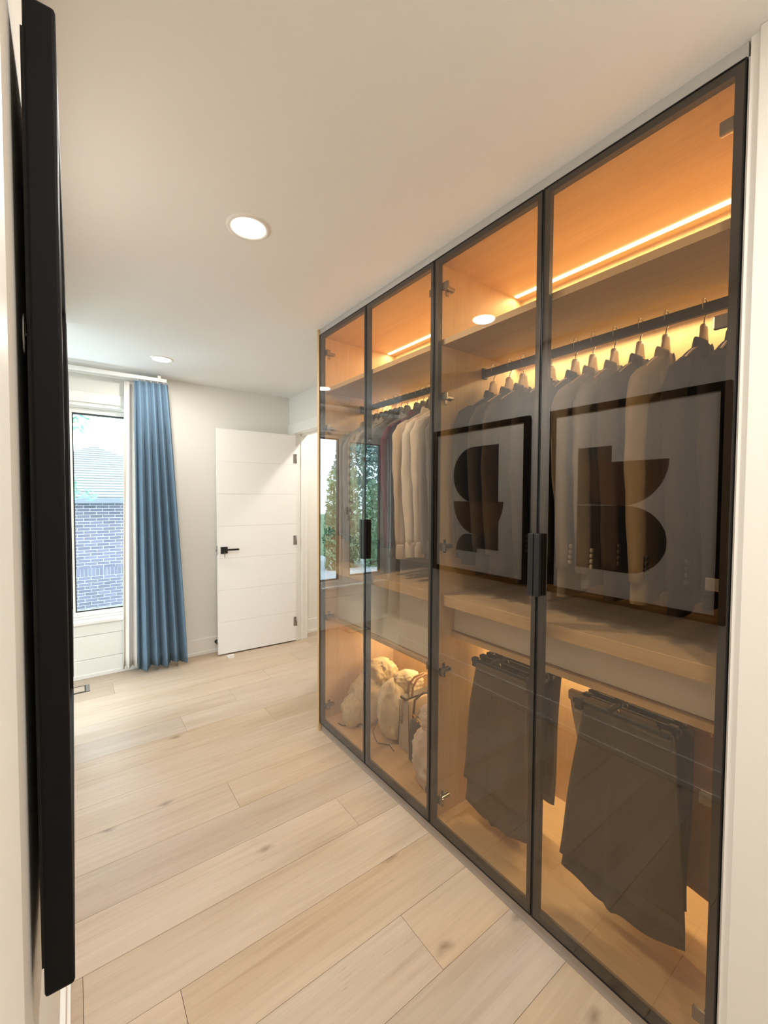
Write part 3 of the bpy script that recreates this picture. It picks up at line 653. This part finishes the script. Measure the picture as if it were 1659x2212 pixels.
M_BTNL = mat('cream_button', (0.62, 0.55, 0.42), 0.35); M_BTND = mat('dark_button', (0.05, 0.04, 0.03), 0.35)
GB = 'blazers on the wardrobe rail'
blazers = [(1.211, 'olive_charcoal', (0.105, 0.10, 0.092), 'charcoal blazer at the hinge end of the blazer rail, against the partition', None),
           (1.128, 'slate_grey', (0.15, 0.14, 0.125), 'slate grey blazer second along the rail from the charcoal one', None),
           (1.060, 'taupe', (0.19, 0.165, 0.13), 'taupe blazer third along the rail from the charcoal one', None),
           (0.934, 'brown_grey', (0.12, 0.105, 0.09), 'grey brown blazer behind the wardrobe door handles', M_BTND),
           (0.838, 'dark_grey', (0.105, 0.095, 0.085), 'dark grey blazer between the grey brown and the oatmeal blazers', None),
           (0.774, 'oatmeal', (0.85, 0.76, 0.64), 'oatmeal blazer with a row of pale cuff buttons', M_BTNL),
           (0.700, 'pale_grey', (0.72, 0.67, 0.63), 'pale grey blazer beside the oatmeal one', M_BTNL),
           (0.620, 'brown_check', (0.215, 0.155, 0.115), 'warm brown blazer between the pale grey and the cream blazers', M_BTND),
           (0.546, 'cream_tan', (0.98, 0.80, 0.53), 'cream tan blazer with dark cuff buttons', M_BTND),
           (0.448, 'dark_brown', (0.085, 0.066, 0.052), 'dark brown blazer next to the cream tan one', M_BTND),
           (0.372, 'near_black', (0.055, 0.047, 0.042), 'near black blazer at the wall end of the blazer rail', M_BTND)]
for i, (y, nm, c, lb, bt) in enumerate(blazers):
    tl = R.uniform(-0.012, 0.012)
    hanger(y, 'wooden coat hanger carrying the '+lb.split(' blazer')[0]+' blazer', 'wooden hangers on the blazer rail', True, tl)
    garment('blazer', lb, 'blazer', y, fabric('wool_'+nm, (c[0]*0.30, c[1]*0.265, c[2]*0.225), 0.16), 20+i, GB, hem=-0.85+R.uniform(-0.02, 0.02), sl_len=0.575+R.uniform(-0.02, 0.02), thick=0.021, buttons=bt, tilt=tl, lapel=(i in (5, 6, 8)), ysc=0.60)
GS = 'shirts and jackets on the rail by the doorway'
M_PLAID = plaid('plaid_shirt', (0.40, 0.36, 0.31), (0.16, 0.14, 0.13)); M_STRIPE = plaid('striped_shirt', (0.46, 0.45, 0.45), (0.20, 0.21, 0.24), 160, 1)
shirts = [(2.185, (0.30, 0.26, 0.20), 'beige grey coat at the end of the rail beside the doorway side', 'coat', None, None),
          (2.135, (0.20, 0.20, 0.20), 'mid grey jacket next to the beige grey coat', 'jacket', None, None),
          (2.085, (0.26, 0.26, 0.27), 'light grey jacket between the mid grey jacket and the plaid shirt', 'jacket', None, None),
          (2.035, None, 'brown plaid shirt on the wardrobe rail', 'shirt', M_PLAID, None),
          (1.988, None, 'grey pinstripe shirt next to the plaid shirt', 'shirt', M_STRIPE, None),
          (1.943, (0.16, 0.155, 0.15), 'dark grey shirt between pinstripe and grey green shirts', 'shirt', None, None),
          (1.900, (0.22, 0.23, 0.21), 'grey green shirt between the dark grey and ash grey shirts', 'shirt', None, None),
          (1.855, (0.19, 0.185, 0.18), 'ash grey shirt between the grey green and the dove grey shirts', 'shirt', None, None),
          (1.800, (0.28, 0.29, 0.30), 'dove grey shirt beside the maroon shirt', 'shirt', None, None),
          (1.718, (0.13, 0.012, 0.04), 'maroon shirt on the wardrobe rail', 'shirt', None, None),
          (1.668, (0.035, 0.02, 0.05), 'dark navy shirt between the maroon and the sand shirts', 'shirt', None, None),
          (1.620, (0.66, 0.56, 0.45), 'sand linen shirt with a turned cuff', 'shirt', None, 'self'),
          (1.550, (0.74, 0.68, 0.61), 'cream linen shirt with a turned cuff', 'shirt', None, 'self'),
          (1.484, (0.66, 0.60, 0.54), 'stone linen shirt beside the cream shirt', 'shirt', None, 'self'),
          (1.430, (0.30, 0.27, 0.24), 'taupe grey shirt behind the wardrobe centre stile', 'shirt', None, None),
          (1.382, (0.16, 0.15, 0.15), 'charcoal shirt nearest the blazer wardrobe', 'shirt', None, None)]
for i, (y, c, lb, cat, m, cf) in enumerate(shirts):
    tl = R.uniform(-0.012, 0.012); mm = m or fabric('cloth_%s' % lb.split(' on')[0].replace(' ', '_')[:24], c, 0.10)
    hanger(y, 'black slim coat hanger carrying the '+lb.split(' '+cat)[0]+' '+cat, 'black hangers on the shirt rail', False, tl)
    garment(cat, lb, cat, y, mm, 50+i, GS, hem=-0.80+R.uniform(-0.05, 0.03), sl_len=0.585+R.uniform(-0.02, 0.02), thick=0.0145 if i < 11 or i > 13 else 0.017, cuff=(mm if cf else None), tilt=tl, ysc=0.44 if i < 11 or i > 13 else 0.62)

# ------------------------------------------------------------------ trousers on the lower front-to-back rails
TZ = 0.812
for yy in (1.02, 0.585):
    rl = box('trouser_rail', 1.262, 1.735, yy-0.006, yy+0.006, TZ-0.010, TZ+0.004, M_BLACK, w2, 0.002)
    boxes('rail_bracket', [(1.315, 1.335, yy-0.010, yy+0.010, TZ+0.0042, 0.8398), (1.70, 1.72, yy-0.010, yy+0.010, TZ+0.0042, 0.8398)], M_BLACK, rl)
def trouser_hanger(x, y, half, label, group):
    t = thing('trouser_hanger', label, 'hanger', (x, y, TZ), group)
    pts = [(0, -0.009, -0.004)]+[(0, 0.0095*math.cos(math.pi*(1-i/6)), 0.002+0.0045*math.sin(math.pi*(1-i/6))) for i in range(7)]+[(0, 0.008, -0.014), (0, 0.0, -0.022), (0, 0, -0.034)]
    tube('hook', pts, 0.0014, M_WIRE, t, 6, True)
    lb = bmesh.new(); add_box(lb, -0.005, 0.005, -half, half, -0.050, -0.034, 0.002); bm_obj('bar', lb, M_HBLACK, t, local=True)
    for s in (-1, 1):
        lb = bmesh.new(); add_box(lb, -0.010, 0.010, s*half*0.86-0.012, s*half*0.86+0.012, -0.066, -0.028, 0.003); bm_obj('clip', lb, M_HBLACK, t, local=True)
    return t
def trousers(x, y, label, m, seed, wt0, wt1, wb0, wb1, ztop, zf, zb, group, thick=0.012, point=0.0, cat='trousers', name='trousers', crease=True):
    """cloth folded over a bar: front layer down to zf, back layer down to zb, spanning y from wt0..wt1 (top) to wb0..wb1 (bottom)"""
    rr = random.Random(seed); ph = [rr.uniform(0, 6.28) for _ in range(4)]
    t = thing(name, label, cat, (x, y, min(zf, zb)), group)
    n, rows = 26, 26
    def layer(xo, zend, nm, pt):
        vs = []; fs = []
        for side in (-1, 1):
            for j in range(rows+1):
                for i in range(n+1):
                    s = i/n; v = j/rows
                    ya = wt0+(wb0-wt0)*v**0.8; yb = wt1+(wb1-wt1)*v**0.8
                    zt = ztop; z = zt+(zend-pt*(1-abs(2*s-1.1))-zt)*v
                    w = 2*abs(s-0.5)
                    wav = (0.006*math.sin(7*s+ph[0]+2*v)+0.004*math.sin(15*s+ph[1]-v*3)+0.006*math.sin(4*v+ph[2]))*min(1, 2*v)
                    cr = (-0.009*math.exp(-((s-0.55)/0.035)**2)+0.006*math.exp(-((s-0.62)/0.03)**2)) if crease else 0
                    th = thick*0.5*math.sqrt(max(0.0, 1-w**6))
                    vs.append((x+xo+side*th+wav+cr*(1 if side < 0 else 0), ya+(yb-ya)*s+0.006*math.sin(6*v+ph[3])*v, z))
        N = (rows+1)*(n+1)
        for j in range(rows):
            for i in range(n):
                a = j*(n+1)+i; fs.append((a, a+1, a+n+2, a+n+1)); fs.append((N+a, N+a+n+1, N+a+n+2, N+a+1))
        for i in range(n): fs.append((i, N+i, N+i+1, i+1)); b = rows*(n+1)+i; fs.append((b, b+1, N+b+1, N+b))
        for j in range(rows):
            a = j*(n+1); fs.append((a, a+n+1, N+a+n+1, N+a)); b = a+n; fs.append((b, N+b, N+b+n+1, b+n+1))
        mesh_obj(nm, vs, fs, m, t, True)
    layer(-0.004, zf, 'front_leg', 0.0)
    layer(0.010, zb, 'back_leg', point)
    bm = bmesh.new(); add_box(bm, x-0.013, x+0.013, min(wt0, wt1), max(wt0, wt1), ztop-0.030, ztop+0.003, 0.006); bm_obj('waistband', bm, m, t)
    return t
GT = 'trousers on the lower rails'; HL = 'black clip hanger on a lower trouser rail'; HG = 'clip hangers on the trouser rails'
tr = [(1.318, 1.02, 'grey brown trousers in front of the stack on the rail by the partition', (0.175, 0.145, 0.115), 0.895, 1.135, 0.90, 1.205, 0.765, 0.255, 0.155, 0.035),
      (1.368, 1.02, 'black brown trousers second in the stack by the partition', (0.06, 0.05, 0.042), 0.895, 1.125, 0.92, 1.15, 0.765, 0.22, 0.18, 0),
      (1.412, 1.02, 'olive trousers third in the stack by the partition', (0.11, 0.095, 0.065), 0.895, 1.125, 0.92, 1.15, 0.767, 0.22, 0.18, 0),
      (1.462, 1.02, 'black trousers fourth in the stack by the partition', (0.025, 0.022, 0.02), 0.895, 1.125, 0.92, 1.15, 0.765, 0.24, 0.2, 0),
      (1.530, 1.02, 'dark taupe trousers at the back of the stack by the partition', (0.16, 0.12, 0.09), 0.895, 1.125, 0.92, 1.15, 0.765, 0.24, 0.2, 0),
      (1.325, 0.585, 'wide grey olive trousers in front on the rail by the wall end', (0.115, 0.095, 0.065), 0.440, 0.690, 0.405, 0.765, 0.765, 0.235, 0.19, 0.04),
      (1.381, 0.585, 'beige trousers half hidden behind the grey olive pair', (0.52, 0.44, 0.31), 0.50, 0.775, 0.56, 0.735, 0.772, 0.45, 0.42, 0.04),
      (1.425, 0.585, 'ebony trousers third on the rail by the wall end', (0.045, 0.037, 0.03), 0.425, 0.70, 0.43, 0.70, 0.765, 0.26, 0.22, 0),
      (1.490, 0.585, 'tan trousers at the back on the rail by the wall end', (0.42, 0.27, 0.16), 0.395, 0.70, 0.375, 0.70, 0.770, 0.30, 0.25, 0),
      (1.560, 0.585, 'brown trousers deepest on the rail by the wall end', (0.14, 0.10, 0.075), 0.44, 0.72, 0.44, 0.73, 0.765, 0.28, 0.24, 0)]
for i, (x, y, lb, c, a, b, c0, c1, zt, zf, zb, pt) in enumerate(tr):
    trouser_hanger(x, y, 0.145, 'black clip hanger holding the '+lb.split(' trousers')[0]+' trousers', HG)
    trousers(x, y, lb, fabric('trouser_cloth_%d' % i, (c[0]*0.85, c[1]*0.78, c[2]*0.68), 0.14), 80+i, a, b, c0, c1, zt, zf, zb, GT, point=pt)

# ------------------------------------------------------------------ bags on the wardrobe floor
FZ = 0.0755
def lump(name, c, size, seed, m, parent, top_pinch=0.0, folds=7, amp=0.10, yaw=0.0, lean=(0, 0), power=2.6):
    nx, nz = 80, 48; vs = []; fs = []
    ca, sa = math.cos(yaw), math.sin(yaw)
    for j in range(nz+1):
        v = j/nz; ang = -math.pi/2+math.pi*v
        r = abs(math.cos(ang))**(2/power*1.0); zz = math.copysign(abs(math.sin(ang))**(2/power), math.sin(ang))
        for i in range(nx):
            a = 2*math.pi*i/nx
            cx = math.copysign(abs(math.cos(a))**(2/power), math.cos(a)); cy = math.copysign(abs(math.sin(a))**(2/power), math.sin(a))
            d = Vector((cx*r, cy*r, zz))
            nn = noise.noise(Vector((d.x*1.6+seed, d.y*1.6, d.z*1.1)))*1.2
            q = Vector((d.x*1.3+seed*2, d.y*1.3, d.z*0.8)); wv = noise.noise(q)
            ridge = abs(math.sin(folds*a*0.5+6*wv+2.0*v*3))
            rg2 = abs(noise.noise(Vector((d.x*3.1-seed, d.y*3.1+wv, d.z*2.4))))
            rg3 = abs(noise.noise(Vector((d.x*6.3+seed*3, d.y*6.3+2*wv, d.z*4.2))))
            k = 1+amp*(nn*0.9-ridge*0.5*(0.5+wv)-rg2*1.6-rg3*0.9)
            pinch = 1-top_pinch*max(0, v-0.55)/0.45
            x, y, z = d.x*k*pinch*size[0], d.y*k*pinch*size[1], d.z*(1+amp*nn*0.5)*size[2]
            z = max(z, -size[2]*0.93); 
            x += lean[0]*(v-0.1); y += lean[1]*(v-0.1)
            vs.append((c[0]+x*ca-y*sa, c[1]+x*sa+y*ca, c[2]+z+size[2]*0.93))
    for j in range(nz):
        for i in range(nx): fs.append((j*nx+i, j*nx+(i+1) % nx, (j+1)*nx+(i+1) % nx, (j+1)*nx+i))
    return mesh_obj(name, vs, fs, m, parent, True)
M_CREAM = fabric('cream_cotton', (0.76, 0.64, 0.44), 0.05); M_CREAM2 = fabric('ivory_cotton', (0.80, 0.72, 0.56), 0.05)
M_PINK = fabric('blush_cotton', (0.80, 0.70, 0.66), 0.05); M_CORD = fabric('brown_cord', (0.10, 0.06, 0.035))
M_LEATHER = mat('greige_leather', (0.56, 0.49, 0.40), 0.45, bump=0.15, bscale=500); M_TAN = mat('tan_leather', (0.45, 0.25, 0.13), 0.4); M_DKL = mat('dark_brown_leather', (0.055, 0.035, 0.025), 0.4); M_BRASS = mat('brass', (0.70, 0.50, 0.22), 0.25, metal=1.0)
b1 = thing('dust_bag', 'slumped cream cotton dust bag in the wardrobe corner', 'bag', (1.46, 2.06, FZ))
lump('bag_body', (1.44, 2.105, FZ), (0.150, 0.115, 0.155), 1.3, M_CREAM, b1, 0.35, 6, 0.13, 0.3, (0.05, -0.02))
lump('bag_neck', (1.52, 2.09, FZ+0.20), (0.11, 0.11, 0.08), 4.7, M_CREAM, b1, 0.2, 8, 0.18, 0.5)
lump('bag_flap', (1.32, 2.11, FZ), (0.075, 0.075, 0.10), 9.1, M_CREAM, b1, 0.5, 6, 0.16, 0.2, (0.05, -0.02))
tube('drawstring', [(1.34, 2.05, FZ+0.003), (1.30, 2.10, FZ+0.003), (1.268, 2.12, FZ+0.003), (1.262, 2.16, FZ+0.003)], 0.0028, M_CORD, b1, 6)
b2 = thing('dust_bag', 'ivory cotton dust bag with a brown drawstring trailing forward', 'bag', (1.50, 1.87, FZ))
lump('bag_body', (1.475, 1.865, FZ), (0.135, 0.100, 0.165), 2.2, M_CREAM2, b2, 0.30, 7, 0.11, 0.5, (0.02, 0.02))
lump('bag_neck', (1.55, 1.86, FZ+0.235), (0.09, 0.09, 0.06), 7.7, M_CREAM2, b2, 0.3, 8, 0.18, 0.5)
tube('drawstring', [(1.40, 1.93, FZ+0.10), (1.352, 1.925, FZ+0.03), (1.345, 1.89, FZ+0.004), (1.335, 1.85, FZ+0.003), (1.375, 1.80, FZ+0.003), (1.36, 1.74, FZ+0.003)], 0.0028, M_CORD, b2, 6)
hb = thing('handbag', 'greige leather tote with tan top handles beside the ivory dust bag', 'bag', (1.50, 1.715, FZ))
def taper(nm, x0, x1, y0, y1, z0, z1, k, m, p):
    bm = bmesh.new(); add_box(bm, x0, x1, y0, y1, z0, z1, 0.012); cx, cy = (x0+x1)/2, (y0+y1)/2
    for v in bm.verts:
        f = (v.co.z-z0)/(z1-z0); v.co.y = cy+(v.co.y-cy)*(1-k*f); v.co.x = cx+(v.co.x-cx)*(1-0.1*k*f)
    return bm_obj(nm, bm, m, p, True)
tb = taper('tote_body', 1.405, 1.66, 1.665, 1.765, FZ, FZ+0.285, 0.35, M_LEATHER, hb)
tube('seam_piping', [(1.4065, 1.668, FZ+0.015), (1.408, 1.68, FZ+0.27)], 0.0022, M_DKL, tb, 6)
tube('seam_piping', [(1.4065, 1.762, FZ+0.015), (1.408, 1.748, FZ+0.27)], 0.0022, M_DKL, tb, 6)
box('top_flap', 1.400, 1.66, 1.690, 1.742, FZ+0.280, FZ+0.296, M_DKL, hb, 0.005)
for dy in (-0.018, 0.018):
    tube('top_handle', [(1.45, 1.716+dy, FZ+0.28), (1.455, 1.716+dy, FZ+0.34), (1.49, 1.716+dy*0.7, FZ+0.375), (1.55, 1.716+dy*0.5, FZ+0.385), (1.60, 1.716+dy*0.7, FZ+0.37), (1.625, 1.716+dy, FZ+0.33), (1.63, 1.716+dy, FZ+0.28)], 0.006, M_TAN, hb, 8)
tube('side_strap', [(1.402, 1.716, FZ+0.285), (1.392, 1.712, FZ+0.24), (1.398, 1.716, FZ+0.19)], 0.0045, M_TAN, hb, 8)
bm = bmesh.new(); add_box(bm, 1.388, 1.398, 1.711, 1.722, FZ+0.155, FZ+0.195, 0.002); bm_obj('zip_pull', bm, M_CHROME, hb)
db = thing('handbag', 'dark brown leather handbag with brass rings between tote and blush bag', 'bag', (1.47, 1.585, FZ))
taper('bag_body', 1.375, 1.63, 1.545, 1.645, FZ, FZ+0.225, 0.30, M_DKL, db)
for yy, zz in ((1.575, 0.225), (1.615, 0.235)):
    tube('brass_ring', [(1.385+0.002, yy+0.012*math.cos(a*0.5236), FZ+zz+0.012*math.sin(a*0.5236)) for a in range(13)], 0.0032, M_BRASS, db, 6)
tube('shoulder_strap', [(1.39, 1.62, FZ+0.225), (1.41, 1.63, FZ+0.31), (1.47, 1.63, FZ+0.335), (1.55, 1.61, FZ+0.31), (1.60, 1.60, FZ+0.22)], 0.006, M_DKL, db, 8)
b3 = thing('dust_bag', 'tall blush white cotton bag standing near the wardrobe front', 'bag', (1.36, 1.44, FZ))
lump('bag_body', (1.345, 1.435, FZ), (0.085, 0.100, 0.150), 5.5, M_PINK, b3, 0.30, 7, 0.17, 0.2, (0.01, 0.0))
lump('bag_neck', (1.355, 1.43, FZ+0.25), (0.055, 0.080, 0.065), 8.8, M_PINK, b3, 0.1, 8, 0.2)

# ------------------------------------------------------------------ outside: neighbour house, trees, ground
GZ = -1.25
M_GRASS = mat('lawn', (0.24, 0.33, 0.19), 0.95, noise_amt=0.3, nscale=8); M_PAVE = mat('driveway', (0.66, 0.70, 0.74), 0.9, noise_amt=0.06, nscale=4)
tag(boxes('ground', [(-40, 30, 4.4, 60, GZ-0.2, GZ), (-40, -3.0, -20, 4.4, GZ-0.2, GZ)], M_GRASS), 'green lawn outside the window', 'ground', None, 'structure')
tag(box('driveway', -30, -2.2, 8.2, 17, GZ+0.0005, GZ+0.03, M_PAVE), 'pale driveway outside in front of the trees', 'driveway', None, 'structure')
tag(boxes('bounce_paving', [(-20, -3.0, -12, 7.4, GZ+0.0005, GZ+0.03), (-3.0, 5, 4.4, 7.4, GZ+0.0005, GZ+0.03)], M_PAVE), 'unseen pale ground added outside to bounce daylight up to the ceiling', 'bounce_paving', None, 'structure')  # added paving, out of view, reflects pale daylight through the windows onto the ceiling
HX0, HX1, HY = -1.75, 2.65, 11.0
house = thing('house', 'neighbouring brick house with a hipped shingle roof outside the window', 'house', (0.45, HY, GZ))
M_BRICK = mat('grey_mauve_brick', (0.090, 0.085, 0.125), 0.9, noise_amt=0.12, nscale=6, rand=0.16); M_MORT = mat('mortar', (0.55, 0.58, 0.58), 0.95)
ZE = 1.32
wallb = box('brick_wall', HX0+0.012, HX1-0.012, HY, HY+0.25, GZ, ZE, M_MORT, house)
boxes('side_wall', [(HX0+0.012, HX0+0.25, HY+0.25, HY+6, GZ, ZE), (HX1-0.25, HX1-0.012, HY+0.25, HY+6, GZ, ZE)], M_BRICK, house)
bl, bh, mo = 0.215, 0.057, 0.011
bm = bmesh.new(); add_box(bm, -bl/2, bl/2, -0.012, 0.004, -bh/2, bh/2, 0.0); ME_BR = bpy.data.meshes.new('brick'); bm.to_mesh(ME_BR); bm.free(); ME_BR.materials.append(M_BRICK)
bm = bmesh.new(); add_box(bm, -bh/2, bh/2, -0.014, 0.004, -0.086, 0.086, 0.0); ME_SO = bpy.data.meshes.new('soldier_brick'); bm.to_mesh(ME_SO); bm.free(); ME_SO.materials.append(M_BRICK)
cands = []; z = ZE-0.05; row = 0
while z > GZ+0.05:
    if -0.30 < z-0.0 < -0.115 and row >= 0:
        zc = -0.205
        x = HX0+0.05
        while x < HX1-0.05: cands.append((x, zc, 1)); x += bh+mo
        z = -0.205-0.086-mo-bh/2; row += 1; continue
    off = (row % 2)*0.5*(bl+mo); x = HX0+0.12+off
    while x+bl/2 < HX1: cands.append((x, z, 0)); x += bl+mo
    z -= bh+mo; row += 1
cands.sort(key=lambda q: abs(q[0]-0.5)+0.25*abs(q[1]-0.2))
for x, z, so in cands[:300]:
    o = bpy.data.objects.new('soldier_brick' if so else 'brick', ME_SO if so else ME_BR); link(o, wallb); o.location = Vector((x, HY, z))
bm = bmesh.new()
for x, z, so in cands[300:]:
    if so: add_box(bm, x-bh/2, x+bh/2, HY-0.014, HY+0.004, z-0.086, z+0.086)
    else: add_box(bm, x-bl/2, x+bl/2, HY-0.012, HY+0.004, z-bh/2, z+bh/2)
o = bm_obj('brickwork', bm, M_BRICK, wallb); o['kind'] = 'stuff'
M_SHING = mat('roof_shingle', (0.125, 0.135, 0.135), 0.9, noise_amt=0.15, nscale=5, rand=0.08); M_FASC = mat('fascia', (0.08, 0.09, 0.12), 0.6)
EO = 0.45; ex0, ex1, ey = HX0-EO, HX1+EO, HY-EO; AP = Vector(((ex0+ex1)/2, ey+2.65, 2.72)); EZ = 1.40
roof = mesh_obj('roof', [(ex0, ey, EZ), (ex1, ey, EZ), AP, (ex0, ey+9, EZ), (ex1, ey+9, EZ), (AP.x, ey+9, AP.z), (ex0, ey, EZ-0.10), (ex1, ey, EZ-0.10), (ex0, ey+9, EZ-0.10), (ex1, ey+9, EZ-0.10)],
                [(0, 1, 2), (1, 4, 5, 2), (0, 2, 5, 3), (6, 8, 9, 7), (0, 6, 7, 1), (1, 7, 9, 4), (0, 3, 8, 6)], M_SHING, house)
NC = 22
for i in range(NC):
    f0, f1 = i/NC, min(1, (i+1.12)/NC)
    def pt(s, f, up): e = Vector((ex0 if s == 0 else ex1, ey, EZ)); p = e.lerp(AP, f); return p+Vector((0, -0.35*up, 0.9*up))
    v = [pt(0, f0, 0.028), pt(1, f0, 0.028), pt(1, f1, 0.004), pt(0, f1, 0.004), pt(0, f0, 0.0), pt(1, f0, 0.0)]
    mesh_obj('shingle_course', v, [(0, 1, 2, 3), (0, 4, 5, 1)], M_SHING, roof)
box('gutter', ex0-0.02, ex1+0.02, ey-0.09, ey-0.001, EZ-0.11, EZ-0.005, M_FASC, house, 0.01)
box('soffit', ex0, ex1, ey, HY, EZ-0.125, EZ-0.101, M_FASC, house)

M_LEAF1 = mat('leaf_green', (0.27, 0.45, 0.27), 0.7, noise_amt=0.35, nscale=3); M_LEAF2 = mat('leaf_deep_green', (0.20, 0.35, 0.32), 0.7, noise_amt=0.35, nscale=3); M_LEAF3 = mat('leaf_yellow_green', (0.38, 0.46, 0.27), 0.7, noise_amt=0.3, nscale=3); M_LEAF4 = mat('leaf_maple', (0.10, 0.24, 0.16), 0.7, noise_amt=0.3, nscale=3); M_BARK = mat('bark', (0.16, 0.12, 0.09), 0.95)
def tree(name, label, x, y, h, blobs, n, m, seed, leaf=0.09, group='trees outside the window', trunk_r=0.09, limb=None):
    rr = random.Random(seed); t = thing(name, label, 'tree', (x, y, GZ), group)
    vs = []; fs = []
    tot = sum(b[3]*b[4]*b[5] for b in blobs)
    for (bx, by, bz, rx, ry, rz) in blobs:
        for _ in range(int(n*rx*ry*rz/tot)):
            while True:
                d = Vector((rr.uniform(-1, 1), rr.uniform(-1, 1), rr.uniform(-1, 1)))
                if 0.25 < d.length < 1: break
            d = d.normalized()*(d.length**0.5)
            p = Vector((x+bx+d.x*rx, y+by+d.y*ry, GZ+bz+d.z*rz))
            a = Vector((rr.uniform(-1, 1), rr.uniform(-1, 1), rr.uniform(-0.8, 0.5))).normalized(); b = a.cross(Vector((rr.uniform(-1, 1), rr.uniform(-1, 1), rr.uniform(-1, 1)))).normalized(); c = a.cross(b)
            s = leaf*rr.uniform(0.6, 1.3); k = len(vs)
            vs += [p-a*s, p+b*s*0.42+c*s*0.12, p+a*s, p-b*s*0.42+c*s*0.12]
            fs += [(k, k+1, k+2), (k, k+2, k+3)]
    f = mesh_obj('foliage', vs, fs, m, t); f['kind'] = 'stuff'
    tube('trunk', [(x, y, GZ), (x+0.03, y, GZ+h*0.4), (x-0.02, y+0.03, GZ+h*0.85)], [trunk_r, trunk_r*0.8, trunk_r*0.3], M_BARK, t, 8)
    for q in (limb or []): tube('branch', q, 0.012, M_BARK, t, 6)
    return t
def column(h, r): return [(0, 0, h*(0.08+0.84*i/7), r*(1-0.55*abs(i-2)/6), r*(1-0.55*abs(i-2)/6), h*0.11) for i in range(8)]
tree('cedar', 'bright green columnar cedar outside, first of the hedge from the house', -5.3, 13.5, 3.6, column(3.6, 0.42), 3200, M_LEAF1, 1, 0.07)
tree('cedar', 'yellow green columnar cedar outside between its green neighbours', -6.15, 13.6, 3.7, column(3.7, 0.40), 3000, M_LEAF3, 2, 0.07)
tree('cedar', 'soft green columnar cedar outside next to the yellow green one', -6.95, 13.4, 3.3, column(3.3, 0.42), 3000, M_LEAF1, 3, 0.07)
tree('cedar', 'short green columnar cedar outside at the far end of the hedge', -7.8, 13.8, 3.0, column(3.0, 0.44), 3000, M_LEAF1, 4, 0.07)
tree('broadleaf_tree', 'tall broadleaf tree outside rising behind the cedar hedge', -8.9, 16.9, 6.4, [(0, 0, 4.3, 1.5, 1.3, 1.2), (-0.6, 0, 5.3, 1.2, 1.2, 1.0), (0.9, -0.2, 3.9, 0.9, 0.9, 0.7), (0.2, 0, 2.8, 1.4, 1.2, 0.8)], 3600, M_LEAF2, 5, 0.12)
tree('broadleaf_tree', 'dark green broadleaf tree outside near the house corner', -4.4, 15.5, 5.0, [(0, 0, 3.2, 0.8, 0.8, 0.9), (0.1, 0, 2.0, 0.8, 0.8, 1.0), (0.1, 0, 4.9, 0.5, 0.5, 0.3)], 5200, M_LEAF2, 6, 0.09)
tree('maple', 'slender maple outside close to the window with drooping leaves', -0.75, 7.6, 5.2, [(0.78, 0, 3.76, 0.20, 0.16, 0.15), (-0.1, 0, 4.3, 0.5, 0.5, 0.45), (0.84, 0.0, 2.70, 0.22, 0.16, 0.10), (0.66, 0, 2.85, 0.14, 0.15, 0.25), (0.0, 0, 2.5, 0.4, 0.4, 0.4)], 1700, M_LEAF4, 7, 0.06,
     limb=[[(-0.74, 7.6, GZ+2.0), (-0.3, 7.6, GZ+2.5), (0.08, 7.6, GZ+2.78)], [(-0.74, 7.6, GZ+3.3), (-0.3, 7.6, GZ+3.6), (0.05, 7.6, GZ+3.76)]])
